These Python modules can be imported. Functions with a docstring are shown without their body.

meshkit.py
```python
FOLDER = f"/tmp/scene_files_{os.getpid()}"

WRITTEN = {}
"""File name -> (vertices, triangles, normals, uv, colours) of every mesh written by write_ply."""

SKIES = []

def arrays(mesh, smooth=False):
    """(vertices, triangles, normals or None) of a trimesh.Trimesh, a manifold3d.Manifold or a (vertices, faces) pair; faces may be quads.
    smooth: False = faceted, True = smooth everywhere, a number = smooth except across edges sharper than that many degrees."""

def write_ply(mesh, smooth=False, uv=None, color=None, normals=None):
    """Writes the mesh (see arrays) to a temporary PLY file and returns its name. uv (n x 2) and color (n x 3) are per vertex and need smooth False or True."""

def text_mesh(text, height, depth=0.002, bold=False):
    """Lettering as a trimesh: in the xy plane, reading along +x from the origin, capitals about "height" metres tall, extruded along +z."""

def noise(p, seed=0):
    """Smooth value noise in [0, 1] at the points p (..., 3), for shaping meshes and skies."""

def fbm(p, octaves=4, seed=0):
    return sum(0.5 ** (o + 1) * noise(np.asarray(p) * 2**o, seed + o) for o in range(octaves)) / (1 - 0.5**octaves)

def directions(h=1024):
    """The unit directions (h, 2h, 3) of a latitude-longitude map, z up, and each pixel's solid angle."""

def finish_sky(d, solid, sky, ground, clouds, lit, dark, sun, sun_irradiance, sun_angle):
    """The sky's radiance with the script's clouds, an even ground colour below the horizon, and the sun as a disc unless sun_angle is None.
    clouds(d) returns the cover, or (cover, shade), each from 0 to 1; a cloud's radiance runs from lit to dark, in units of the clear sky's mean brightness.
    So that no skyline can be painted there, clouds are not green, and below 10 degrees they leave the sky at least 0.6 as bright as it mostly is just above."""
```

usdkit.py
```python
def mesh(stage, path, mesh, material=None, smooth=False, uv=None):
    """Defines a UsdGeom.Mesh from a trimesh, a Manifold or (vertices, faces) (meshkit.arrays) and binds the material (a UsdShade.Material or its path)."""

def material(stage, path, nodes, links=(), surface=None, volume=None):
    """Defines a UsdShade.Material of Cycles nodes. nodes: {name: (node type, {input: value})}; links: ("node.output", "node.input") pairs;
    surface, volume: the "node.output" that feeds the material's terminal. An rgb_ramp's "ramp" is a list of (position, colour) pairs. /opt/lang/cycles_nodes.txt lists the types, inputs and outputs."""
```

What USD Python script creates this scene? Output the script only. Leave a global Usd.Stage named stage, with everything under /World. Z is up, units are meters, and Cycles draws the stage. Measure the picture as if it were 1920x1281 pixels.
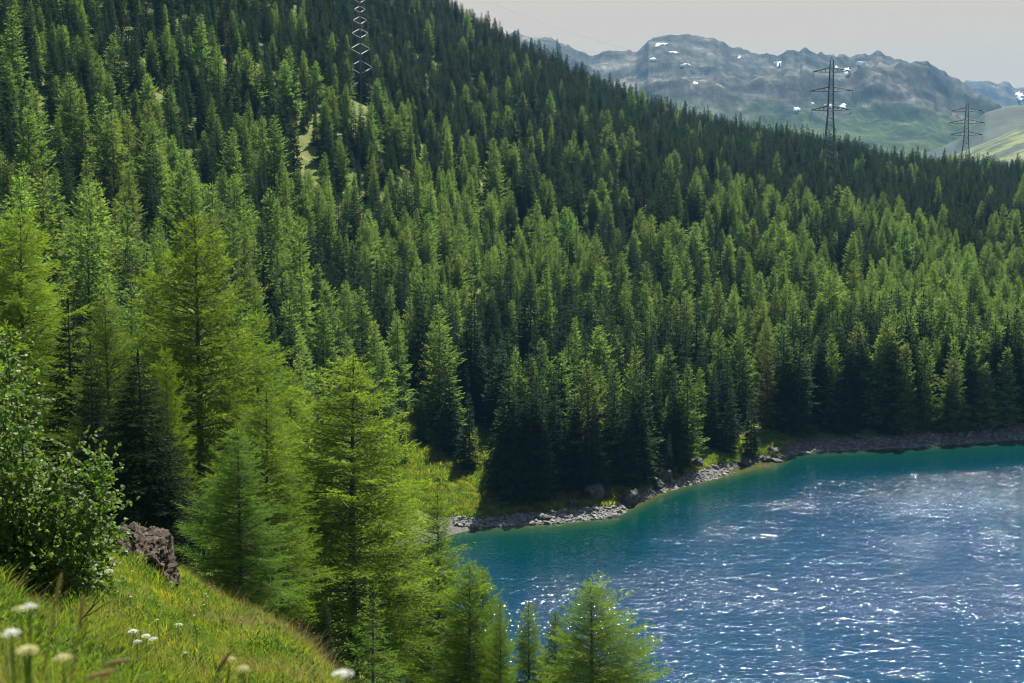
import math
import numpy as np
import trimesh
import meshkit
import usdkit
from scipy.interpolate import PchipInterpolator, RegularGridInterpolator
from scipy.spatial import cKDTree
from pxr import Usd, UsdGeom, UsdLux, UsdShade, Sdf, Gf, Vt

stage = Usd.Stage.CreateInMemory()
UsdGeom.SetStageUpAxis(stage, 'Z')
UsdGeom.SetStageMetersPerUnit(stage, 1.0)
UsdGeom.Xform.Define(stage, '/World')
UsdGeom.Scope.Define(stage, '/World/Looks')
L = '/World/Looks/'

# ------------------------------------------------------------------ camera, sky, sun, exposure
CAMZ, FPX, HORIZON = 60.0, 2637.0, 330.0
PITCH = math.atan((640.5 - HORIZON) / FPX)
cam = UsdGeom.Camera.Define(stage, '/World/camera')
cam.AddTranslateOp().Set(Gf.Vec3d(0, 0, CAMZ))
cam.AddRotateXOp().Set(90 - math.degrees(PITCH))
cam.CreateHorizontalApertureAttr(36.0)
cam.CreateVerticalApertureAttr(36.0 * 683 / 1024)
cam.CreateFocalLengthAttr(36.0 * FPX / 1920)
cam.CreateFStopAttr(5.6)
cam.CreateFocusDistanceAttr(45.0)
cam.CreateClippingRangeAttr(Gf.Vec2f(0.1, 60000))
cam.CreateExposureAttr(1.28)

SUN_AZ, SUN_EL = math.radians(20), math.radians(56)
SUN = np.array([math.sin(SUN_AZ) * math.cos(SUN_EL), math.cos(SUN_AZ) * math.cos(SUN_EL), math.sin(SUN_EL)])
sun = UsdLux.DistantLight.Define(stage, '/World/sun')
sun.CreateIntensityAttr(1.25)
sun.CreateNormalizeAttr(True)
sun.CreateAngleAttr(0.5)
sun.CreateColorAttr(Gf.Vec3f(1.0, 0.95, 0.86))
sun.AddRotateZOp().Set(-math.degrees(SUN_AZ))
sun.AddRotateXOp().Set(-(90 - math.degrees(SUN_EL)))

sky = UsdLux.DomeLight.Define(stage, '/World/sky')
sky_look = usdkit.material(stage, L + 'sky_look', {
    'sky': ('sky_texture', {'sky_type': 'single_scattering', 'sun_disc': False, 'sun_elevation': SUN_EL, 'sun_rotation': SUN_AZ,
                            'altitude': 1700.0, 'air_density': 1.0, 'aerosol_density': 1.0, 'ozone_density': 1.0}),
    'co': ('texture_coordinate', {}), 'n': ('noise_texture', {'scale': 2.2, 'detail': 5.0, 'roughness': 0.55}), 'xyz': ('separate_xyz', {}),
    'veil': ('map_range', {'from_min': 0.13, 'from_max': 0.27, 'to_min': 0.97, 'to_max': 0.08, 'clamp': True}),
    'mx': ('mix_color', {'b': (5.1, 4.2, 3.0)}),
    'bg': ('background_shader', {'strength': 0.06})},
    [('co.generated', 'xyz.vector'), ('xyz.z', 'veil.value'), ('veil.result', 'mx.fac'), ('sky.color', 'mx.a'), ('mx.result', 'bg.color')], surface='bg.background')
UsdShade.MaterialBindingAPI.Apply(sky.GetPrim()).Bind(sky_look)
sky.GetPrim().SetCustomDataByKey('kind', 'structure')

# ------------------------------------------------------------------ helpers
_used = {}


def numbered(parent, name):
    k = _used.get((parent, name), -1) + 1
    _used[(parent, name)] = k
    return f'{parent}/{name}' if k == 0 else f'{parent}/{name}_{k:03d}'


def tag(prim, label=None, category=None, group=None, kind=None):
    p = prim.GetPrim() if hasattr(prim, 'GetPrim') else prim
    for k, v in (('label', label), ('category', category), ('group', group), ('kind', kind)):
        if v:
            p.SetCustomDataByKey(k, v)
    return p


def path_of(parent):
    return parent if isinstance(parent, str) else str(parent.GetPath())


def obj(name, mesh, look, parent='/World', smooth=False):
    return usdkit.mesh(stage, numbered(path_of(parent), name), mesh, look, smooth=smooth)


def place(x, loc, rz=0.0, scale=1.0, tilt=0.0):
    x.AddTranslateOp().Set(Gf.Vec3d(*[float(v) for v in loc]))
    x.AddRotateZOp().Set(float(rz))
    if tilt:
        x.AddRotateYOp().Set(float(tilt))
    s = (scale,) * 3 if np.ndim(scale) == 0 else scale
    if tuple(s) != (1.0, 1.0, 1.0):
        x.AddScaleOp().Set(Gf.Vec3f(*[float(v) for v in s]))
    return x


def thing(name, label, category, loc=(0, 0, 0), rz=0.0, scale=1.0, group=None, tilt=0.0):
    x = UsdGeom.Xform.Define(stage, numbered('/World', name))
    place(x, loc, rz, scale, tilt)
    tag(x, label, category, group)
    return x


def copy_of(cls, name, label, category, loc, rz=0.0, scale=1.0, group=None, tilt=0.0):
    x = thing(name, label, category, loc, rz, scale, group, tilt)
    x.GetPrim().GetReferences().AddInternalReference(Sdf.Path(cls))
    x.GetPrim().SetInstanceable(True)
    return x


def instancer(name, label, category, protos, where, which, rz, scale, kind='stuff', tilt=None):
    """One object of kind stuff: protos are class prims, one copy per point."""
    pi = UsdGeom.PointInstancer.Define(stage, numbered('/World', name))
    base = str(pi.GetPath()) + '/kinds'
    UsdGeom.Scope.Define(stage, base)
    targets = []
    for i, c in enumerate(protos):
        p = UsdGeom.Xform.Define(stage, f'{base}/kind_{i:02d}')
        p.GetPrim().GetReferences().AddInternalReference(Sdf.Path(c))
        targets.append(p.GetPath())
    pi.CreatePrototypesRel().SetTargets(targets)
    n = len(where)
    pi.CreatePositionsAttr(Vt.Vec3fArray.FromNumpy(np.asarray(where, np.float32)))
    pi.CreateProtoIndicesAttr(Vt.IntArray.FromNumpy(np.asarray(which, np.int32)))
    a = np.radians(np.asarray(rz, float)) / 2
    q = np.zeros((n, 4))
    q[:, 0], q[:, 3] = np.cos(a), np.sin(a)
    if tilt is not None:                       # rotate about x after the turn about z
        b = np.asarray(tilt, float) / 2
        w, z = q[:, 0].copy(), q[:, 3].copy()
        q = np.stack([w * np.cos(b), w * np.sin(b), z * np.sin(b), z * np.cos(b)], 1)
    pi.CreateOrientationsAttr(Vt.QuathArray([Gf.Quath(float(r[0]), float(r[1]), float(r[2]), float(r[3])) for r in q]))
    s = np.asarray(scale, np.float32)
    if s.ndim == 1:
        s = np.repeat(s[:, None], 3, 1)
    pi.CreateScalesAttr(Vt.Vec3fArray.FromNumpy(s))
    tag(pi, label, category, kind=kind)
    return pi


def class_prim(name):
    stage.CreateClassPrim('/World/' + name)
    return '/World/' + name


def ray(px, py):
    """Unit-horizontal-length direction of a pixel of the 1920 x 1281 photograph: (x, y, z per metre of horizontal distance)."""
    cx, cy = (np.asarray(px, float) - 960) / FPX, (640.5 - np.asarray(py, float)) / FPX
    d = np.stack([cx, np.cos(PITCH) + cy * np.sin(PITCH) + 0 * cx, -np.sin(PITCH) + cy * np.cos(PITCH) + 0 * cx], -1)
    return d / np.hypot(d[..., 0], d[..., 1])[..., None]


def at(px, py, D):
    return np.array([0, 0, CAMZ]) + ray(px, py) * D


def project(p):
    p = np.asarray(p, float) - [0, 0, CAMZ]
    f = p[..., 1] * math.cos(PITCH) - p[..., 2] * math.sin(PITCH)
    u = p[..., 1] * math.sin(PITCH) + p[..., 2] * math.cos(PITCH)
    return 960 + FPX * p[..., 0] / f, 640.5 - FPX * u / f, f


def az_of(px):
    return math.atan2((px - 960) / FPX, math.cos(PITCH))


# ------------------------------------------------------------------ materials
def leaf_look(name, dark, light, translucent, tr=0.4, rough=0.6, spec=0.12, vary=0.5, scale=0.7, hue=0.015):
    return usdkit.material(stage, L + name, {
        'geo': ('geometry', {}), 'inf': ('object_info', {}),
        'n': ('noise_texture', {'scale': scale, 'detail': 3.0, 'roughness': 0.65}),
        'mr': ('map_range', {'from_min': 0.33, 'from_max': 0.67, 'clamp': True}),
        'c': ('mix_color', {'a': dark, 'b': light}),
        'v': ('map_range', {'from_min': 0.0, 'from_max': 1.0, 'to_min': 1 - vary, 'to_max': 1 + vary}),
        'h': ('map_range', {'from_min': 0.0, 'from_max': 1.0, 'to_min': 0.5 - hue, 'to_max': 0.5 + hue}),
        'frac': ('math', {'math_type': 'multiply', 'value2': 7.31}),
        'fr': ('math', {'math_type': 'fraction'}),
        'hsv': ('hsv', {'saturation': 1.0}),
        'hsv2': ('hsv', {'saturation': 1.0}),
        'p': ('principled_bsdf', {'roughness': rough, 'specular_ior_level': spec}),
        't': ('translucent_bsdf', {}), 'tc': ('mix_color', {'blend_type': 'multiply', 'fac': 1.0, 'b': translucent}),
        'm': ('mix_closure', {'fac': tr})},
        [('geo.position', 'n.vector'), ('n.fac', 'mr.value'), ('mr.result', 'c.fac'), ('inf.random', 'v.value'), ('inf.random', 'frac.value1'), ('frac.value', 'fr.value1'),
         ('fr.value', 'h.value'), ('h.result', 'hsv.hue'), ('v.result', 'hsv.value'), ('c.result', 'hsv.color'),
         ('hsv.color', 'p.base_color'), ('hsv.color', 'tc.a'), ('tc.result', 't.color'), ('p.BSDF', 'm.closure1'), ('t.BSDF', 'm.closure2')], surface='m.closure')


spruce_look = leaf_look('spruce_needles', (0.014, 0.034, 0.017), (0.033, 0.068, 0.025), (1.9, 1.9, 1.0), tr=0.24, spec=0.04, rough=0.75, vary=0.3)
pine_look = leaf_look('pine_needles', (0.026, 0.040, 0.021), (0.050, 0.068, 0.032), (1.8, 1.7, 1.0), tr=0.25, spec=0.04, rough=0.75, vary=0.3)
larch_look = leaf_look('larch_needles', (0.078, 0.136, 0.036), (0.142, 0.208, 0.056), (1.9, 1.9, 0.8), tr=0.45, vary=0.25)
near_larch_look = leaf_look('near_larch_needles', (0.080, 0.142, 0.018), (0.160, 0.23, 0.031), (1.95, 1.9, 0.6), tr=0.5, vary=0.12, hue=0.003)
green_larch_look = leaf_look('fresh_larch_needles', (0.062, 0.115, 0.024), (0.115, 0.18, 0.040), (1.9, 2.0, 0.7), tr=0.5, vary=0.12)
mid_larch_look = leaf_look('bright_larch_needles', (0.072, 0.134, 0.019), (0.142, 0.215, 0.032), (1.95, 1.9, 0.62), tr=0.5, vary=0.15, hue=0.008)
shade_tone_spruce_look = leaf_look('shade_tone_spruce_needles', (0.010, 0.023, 0.011), (0.022, 0.046, 0.016), (1.8, 1.8, 1.0), tr=0.2, spec=0.05, rough=0.7, vary=0.2)  # darker spruce copy: shade over the near trees put into the colour
dry_look = leaf_look('dry_needles', (0.075, 0.055, 0.038), (0.12, 0.09, 0.06), (1.3, 1.2, 1.0), tr=0.25, vary=0.2)
olive_look = leaf_look('olive_needles', (0.072, 0.092, 0.024), (0.125, 0.135, 0.036), (1.8, 1.7, 0.7), tr=0.4, vary=0.2)
alder_look = leaf_look('alder_leaves', (0.060, 0.108, 0.022), (0.115, 0.180, 0.038), (1.9, 2.2, 0.7), tr=0.38, rough=0.48, spec=0.22, vary=0.1, scale=5.0)
grass_look = leaf_look('grass_blades', (0.12, 0.165, 0.018), (0.26, 0.265, 0.046), (1.7, 1.8, 0.7), tr=0.45, vary=0.4, scale=0.5)
fresh_look = leaf_look('fresh_grass_blades', (0.06, 0.125, 0.02), (0.11, 0.17, 0.03), (1.7, 1.9, 0.7), tr=0.45, vary=0.35, scale=0.8)
straw_look = leaf_look('straw_stems', (0.20, 0.155, 0.06), (0.33, 0.27, 0.12), (1.4, 1.3, 1.0), tr=0.35, vary=0.35, scale=2.0)
bush_look = leaf_look('bush_leaves', (0.06, 0.115, 0.022), (0.11, 0.17, 0.03), (1.8, 1.9, 0.8), tr=0.4, vary=0.3, scale=0.7)
petal_look = leaf_look('white_petals', (0.72, 0.72, 0.66), (0.82, 0.82, 0.78), (1.0, 1.0, 0.95), tr=0.4, vary=0.05)
cream_look = leaf_look('cream_petals', (0.55, 0.52, 0.26), (0.66, 0.62, 0.34), (1.1, 1.1, 0.8), tr=0.4, vary=0.1)
violet_look = leaf_look('violet_petals', (0.25, 0.17, 0.42), (0.36, 0.24, 0.5), (1.2, 1.2, 1.2), tr=0.4, vary=0.2)


def rough_look(name, stops, scale, bump=0.5, dist=0.05, rough=0.85, detail=6.0, voronoi=None, stretch=(1, 1, 1), extra=None):
    nodes = {'geo': ('geometry', {}), 'map': ('mapping', {'scale': stretch}), 'n': ('noise_texture', {'scale': scale, 'detail': detail, 'roughness': 0.65}),
             'r': ('rgb_ramp', {'ramp': stops}), 'b': ('bump', {'strength': bump, 'distance': dist}),
             'p': ('principled_bsdf', {'roughness': rough, 'specular_ior_level': 0.25})}
    links = [('geo.position', 'map.vector'), ('map.vector', 'n.vector'), ('n.fac', 'r.fac'), ('r.color', 'p.base_color'), ('b.normal', 'p.normal')]
    if voronoi:
        nodes['v'] = ('voronoi_texture', {'scale': voronoi, 'feature': 'distance_to_edge'})
        nodes['vm'] = ('map_range', {'from_max': 0.12, 'clamp': True})
        nodes['h'] = ('math', {'math_type': 'multiply_add', 'value2': 0.6})
        links += [('map.vector', 'v.vector'), ('v.distance', 'vm.value'), ('vm.result', 'h.value1'), ('n.fac', 'h.value3'), ('h.value', 'b.height')]
    else:
        links.append(('n.fac', 'b.height'))
    return usdkit.material(stage, L + name, nodes, links, surface='p.BSDF')


bark_look = rough_look('grey_brown_bark', [(0.3, (0.035, 0.026, 0.02)), (0.6, (0.09, 0.07, 0.055)), (0.8, (0.15, 0.125, 0.10))], 6.0, stretch=(3, 3, 0.6))
twig_look = rough_look('brown_twig', [(0.3, (0.03, 0.022, 0.017)), (0.7, (0.08, 0.062, 0.05))], 20.0)
stone_look = rough_look('shore_stone', [(0.25, (0.05, 0.05, 0.048)), (0.5, (0.14, 0.137, 0.125)), (0.75, (0.30, 0.29, 0.265))], 1.6, bump=0.8, dist=0.15)
boulder_look = rough_look('boulder_stone', [(0.3, (0.022, 0.022, 0.021)), (0.5, (0.058, 0.057, 0.053)), (0.75, (0.15, 0.145, 0.132))], 1.3, bump=0.9, dist=0.2, voronoi=0.7)
outcrop_look = rough_look('outcrop_stone', [(0.34, (0.012, 0.009, 0.006)), (0.48, (0.042, 0.030, 0.020)), (0.58, (0.085, 0.064, 0.044)), (0.68, (0.14, 0.118, 0.09)), (0.8, (0.24, 0.22, 0.185))], 9.0, bump=1.0, dist=0.07, voronoi=3.0)
steel_look = usdkit.material(stage, L + 'galvanised_steel', {'geo': ('geometry', {}), 'n': ('noise_texture', {'scale': 1.5, 'detail': 3.0}),
    'r': ('rgb_ramp', {'ramp': [(0.3, (0.05, 0.055, 0.055)), (0.7, (0.10, 0.105, 0.105))]}), 'p': ('principled_bsdf', {'metallic': 0.5, 'roughness': 0.42})},
    [('geo.position', 'n.vector'), ('n.fac', 'r.fac'), ('r.color', 'p.base_color')], surface='p.BSDF')
sunlit_steel_look = usdkit.material(stage, L + 'sunlit_tone_steel', {'p': ('principled_bsdf', {'base_color': (0.48, 0.48, 0.45), 'metallic': 0.0, 'roughness': 0.45})}, surface='p.BSDF')  # lit copy of the steel: sun glint on the mast braces painted pale
glass_look = usdkit.material(stage, L + 'brown_insulator', {'p': ('principled_bsdf', {'base_color': (0.10, 0.07, 0.06), 'roughness': 0.25})}, surface='p.BSDF')
wood_look = rough_look('bleached_wood', [(0.3, (0.07, 0.063, 0.055)), (0.7, (0.16, 0.15, 0.135))], 5.0, stretch=(1, 1, 3))
snow_look = rough_look('old_snow', [(0.3, (0.72, 0.74, 0.76)), (0.7, (0.88, 0.89, 0.9))], 0.02, bump=0.2, dist=2.0)

# ------------------------------------------------------------------ the shape of the land
SHORE_PX = [(865, 990), (940, 985), (1040, 980), (1150, 968), (1200, 945), (1250, 922), (1300, 905), (1360, 893), (1400, 882), (1445, 872), (1470, 866), (1484, 852), (1500, 848), (1700, 838), (1850, 828), (1920, 822), (2300, 800), (3000, 780)]
_r = ray([p[0] for p in SHORE_PX], [p[1] for p in SHORE_PX])
SHORE_AZ = np.arctan2(_r[:, 0], _r[:, 1])
SHORE_D = -CAMZ / _r[:, 2]
SHORE_AZ, SHORE_D = np.concatenate([[-1.2, -0.1], SHORE_AZ]), np.concatenate([[236, 234], SHORE_D])


def shore_distance(az):
    return np.interp(az, SHORE_AZ, SHORE_D)


FAR = {  # (distance, height above the lake) along the bearing of a picture column
    -300: [(100, 36), (150, 43), (220, 52), (330, 85), (420, 116), (600, 185), (900, 270), (1300, 330), (2600, 380)],
    0: [(100, 28), (180, 38), (260, 52), (340, 77), (420, 105), (600, 168), (900, 250), (1300, 300), (2600, 330)],
    400: [(100, 5), (150, 18), (220, 29), (320, 45.4), (420, 72.7), (520, 112), (700, 172), (1000, 240), (1300, 270), (2600, 250)],
    700: [(190, 1), (230, 5), (260, 12), (320, 24), (420, 47), (520, 79), (700, 124), (900, 185), (1050, 200), (1300, 190), (2600, 150)],
    880: [(220, -5), (240, .6), (256, 3.4), (300, 11), (400, 27), (500, 50.5), (650, 87), (800, 127), (950, 153), (1100, 140), (1300, 110), (2600, 60)],
    1100: [(225, -5), (244.5, 0), (262, 3), (320, 12), (420, 24), (520, 42), (650, 68), (800, 95), (950, 114), (1100, 100), (1300, 80), (2600, 40)],
    1300: [(255, -5), (275, 0), (290, 2.5), (330, 8.7), (430, 21), (550, 38), (700, 58), (850, 75), (1000, 87), (1150, 78), (1300, 60), (2600, 30)],
    1500: [(286, -5), (306, 0), (320, 3), (370, 10), (470, 21), (600, 36), (750, 54), (900, 69), (980, 72), (1100, 64), (1300, 50), (2600, 30)],
    1700: [(291, -5), (311, 0), (330, 4), (380, 9.5), (480, 20), (620, 34), (780, 48), (930, 57), (1000, 58), (1150, 52), (1300, 44), (2600, 30)],
    1920: [(301, -5), (321, 0), (340, 4), (400, 9), (550, 21), (700, 35), (850, 46), (1000, 52), (1100, 52), (1300, 46), (2600, 30)],
    2300: [(325, -5), (345, 0), (370, 4), (440, 9), (600, 20), (800, 34), (1000, 44), (1150, 44), (1300, 40), (2600, 30)],
}
LISTED = {880: 239.6, 1100: 244.5, 1300: 275, 1500: 306, 1700: 311, 1920: 321, 2300: 345}
for _p, _d in LISTED.items():            # the columns above are moved so that each meets the water at the shoreline
    _k = float(shore_distance(az_of(_p))) - _d
    FAR[_p] = [(d + _k * (1 if d < 700 else 0.3), z) for d, z in FAR[_p]]
NEAR = {
    -300: [(0.2, 58.95), (3, 58.9), (10, 58.4), (20, 57.3), (40, 54), (90, 46), (150, 42), (300, 30)],
    0: [(0.2, 58.8), (3, 58.5), (8, 57.5), (13, 56.2), (20, 55), (30, 52.3), (50, 48), (90, 41), (130, 37), (170, 33), (300, 20)],
    200: [(0.2, 58.8), (3, 58.4), (8, 57.1), (13, 56), (18, 55.2), (25, 53), (45, 47.3), (90, 39), (130, 33), (170, 28), (300, 10)],
    300: [(0.2, 58.8), (3, 58.3), (8, 56.85), (15, 55.3), (20, 54.4), (26, 52.5), (45, 46.4), (90, 38), (130, 30), (170, 25), (300, 8)],
    400: [(0.2, 58.8), (3, 58.3), (8, 56.7), (20, 53.85), (28, 51.4), (36, 48.7), (45, 45.9), (90, 36), (130, 27), (170, 21), (300, 5)],
    500: [(0.2, 58.8), (3, 58.2), (8, 56.5), (15, 54.9), (20, 53.4), (28, 50.5), (45, 44.6), (90, 33), (130, 23), (170, 15), (300, 0)],
    600: [(0.2, 58.8), (3, 58.2), (8, 56.4), (15, 54.5), (20, 52.5), (45, 43.5), (75, 34), (90, 30), (130, 19), (170, 10), (300, -6)],
    750: [(0.2, 58.8), (3, 58.1), (10, 55.4), (20, 51), (45, 40), (75, 30.5), (90, 25), (130, 11), (170, -3), (220, -9), (300, -12)],
    1100: [(0.2, 58.8), (3, 58), (10, 54.5), (20, 49), (45, 37), (80, 24), (130, 7), (150, -1), (200, -9), (300, -12)],
    1500: [(0.2, 58.8), (3, 58), (10, 54), (20, 48), (45, 34), (80, 20), (125, 3), (140, -2), (190, -9), (300, -12)],
    2300: [(0.2, 58.8), (3, 58), (10, 53), (20, 46), (45, 31), (80, 16), (115, 0), (160, -9), (300, -12)],
}
LOGD = np.linspace(math.log(0.2), math.log(2600), 420)


def table(profiles):
    azs = np.array([az_of(p) for p in profiles])
    rows = []
    for p, prof in profiles.items():
        d, z = np.log([q[0] for q in prof]), [q[1] for q in prof]
        f = PchipInterpolator(d, z)
        r = f(np.clip(LOGD, d[0], d[-1]))
        if d[0] > LOGD[0] + 0.1:
            r = np.where(LOGD < d[0], np.minimum(r, z[0] - 12 * (1 - np.exp(LOGD - d[0]))), r)
        rows.append(r)
    fine = np.linspace(azs[0], azs[-1], 300)
    return RegularGridInterpolator((fine, LOGD), PchipInterpolator(azs, np.array(rows), axis=0)(fine), bounds_error=False, fill_value=None), fine[0], fine[-1]


FAR_F, AZ0, AZ1 = table(FAR)
NEAR_F, _, _ = table(NEAR)


def ground(x, y, detail=True):
    x, y = np.asarray(x, float), np.asarray(y, float)
    az, D = np.arctan2(x, y), np.clip(np.hypot(x, y), 0.21, 2590)
    back = np.where(az > AZ1, (az - AZ1) / (2 * np.pi - AZ1 + AZ0), np.where(az < AZ0, (az + 2 * np.pi - AZ1) / (2 * np.pi - AZ1 + AZ0), 0))
    a = np.where((az > AZ1) | (az < AZ0), AZ1 + back * (AZ0 - AZ1), az)
    v = np.log(D)
    # the far hill follows the shoreline: the table's columns are sampled at the shore, so shift by the local difference
    n, f = NEAR_F(np.stack([a, v], -1)), FAR_F(np.stack([a, v], -1))
    sd = shore_distance(a)
    smooth_sd = np.interp(a, [az_of(p) for p in (700, *LISTED)], [234] + [float(shore_distance(az_of(p))) for p in LISTED])
    f = f + np.clip((smooth_sd - sd), -12, 12) * 0.17 * np.exp(-((D - sd) / 45.0) ** 2)
    k = 1.5
    z = np.maximum(n, f) + k * np.log1p(np.exp(-np.abs(n - f) / k))
    if detail:
        p = np.stack([x, y, np.zeros_like(x)], -1)
        hill = np.clip((D - 250) / 120, 0, 1) * np.clip((z - 2) / 8, 0, 1)
        z = z + hill * (meshkit.fbm(p / 45.0, 3, 5) - 0.5) * 9
        z = z + np.clip((D - 5) / 30, 0, 1) * (meshkit.fbm(p / 9.0, 3, 9) - 0.5) * np.clip(z / 3, 0.1, 0.7)
        z = z + (meshkit.fbm(p / 0.9, 2, 4) - 0.5) * 0.14 * np.clip(D / 4, 0, 1)
    return z


def ground1(x, y):
    return float(ground(np.array([x]), np.array([y]))[0])


def stand(px, D, py=700.0):
    """The point of the ground at a distance along the bearing of a picture column."""
    d = ray(px, py)
    return np.array([d[0] * D, d[1] * D, ground1(d[0] * D, d[1] * D)])


def place_by_top(px, py, h, dmin=200, dmax=1100):
    d = ray(px, py)
    D = np.arange(dmin, dmax, 1.0)
    f = ground(d[0] * D, d[1] * D) + h - (CAMZ + d[2] * D)
    k = np.nonzero(f > 0)[0]
    D = D[k[0]] if len(k) else dmax
    return np.array([d[0] * D, d[1] * D, ground1(d[0] * D, d[1] * D)])


# the sheet: rings around the viewpoint, fine near it and in the frame
def ring_mesh(azs, rs, zf):
    A, R = np.meshgrid(azs, rs, indexing='ij')
    X, Y = R * np.sin(A), R * np.cos(A)
    V = np.stack([X, Y, zf(X, Y)], -1)
    na, nr = A.shape
    i, j = np.meshgrid(np.arange(na - 1), np.arange(nr - 1), indexing='ij')
    q = np.stack([i * nr + j, i * nr + j + 1, (i + 1) * nr + j + 1, (i + 1) * nr + j], -1).reshape(-1, 4)
    return V.reshape(-1, 3), q


azs = np.concatenate([np.linspace(-math.pi, -0.45, 30)[:-1], np.linspace(-0.45, 0.45, 420), np.linspace(0.45, math.pi, 30)[1:]])
rs = np.concatenate([np.geomspace(0.2, 200, 150)[:-1], np.arange(200, 340, 1.5), np.geomspace(340, 2600, 130)])
ground_look = usdkit.material(stage, L + 'meadow_ground', {
    'geo': ('geometry', {}),
    'n1': ('noise_texture', {'scale': 0.12, 'detail': 6.0, 'roughness': 0.7}), 'n2': ('noise_texture', {'scale': 2.5, 'detail': 5.0, 'roughness': 0.7}),
    'r1': ('rgb_ramp', {'ramp': [(0.35, (0.075, 0.115, 0.022)), (0.5, (0.11, 0.145, 0.030)), (0.62, (0.20, 0.18, 0.07)), (0.72, (0.30, 0.26, 0.15))]}),
    'r2': ('rgb_ramp', {'ramp': [(0.3, (0.5, 0.5, 0.5)), (0.7, (1.3, 1.3, 1.3))]}),
    'm': ('mix_color', {'blend_type': 'multiply', 'fac': 1.0}),
    'xyz': ('separate_xyz', {}), 'wob': ('math', {'math_type': 'multiply_add', 'value2': -1.6}),
    'sh': ('map_range', {'from_min': 0.3, 'from_max': 1.1, 'clamp': True}),
    'st': ('rgb_ramp', {'ramp': [(0.3, (0.055, 0.055, 0.05)), (0.6, (0.13, 0.125, 0.112)), (0.8, (0.24, 0.23, 0.21))]}),
    'mix': ('mix_color', {}),
    'b': ('bump', {'strength': 0.8, 'distance': 0.12}), 'p': ('principled_bsdf', {'roughness': 0.95, 'specular_ior_level': 0.1})},
    [('geo.position', 'n1.vector'), ('geo.position', 'n2.vector'), ('n1.fac', 'r1.fac'), ('n2.fac', 'r2.fac'), ('r1.color', 'm.a'), ('r2.color', 'm.b'),
     ('geo.position', 'xyz.vector'), ('n2.fac', 'wob.value1'), ('xyz.z', 'wob.value3'), ('wob.value', 'sh.value'), ('n2.fac', 'st.fac'),
     ('st.color', 'mix.a'), ('m.result', 'mix.b'), ('sh.result', 'mix.fac'), ('mix.result', 'p.base_color'), ('n2.fac', 'b.height'), ('b.normal', 'p.normal')], surface='p.BSDF')
gv, gq = ring_mesh(azs, rs, ground)
tag(obj('hillside', (gv, gq), ground_look, smooth=True), 'wooded hillside and grassy slope around the mountain lake', kind='structure')

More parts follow.
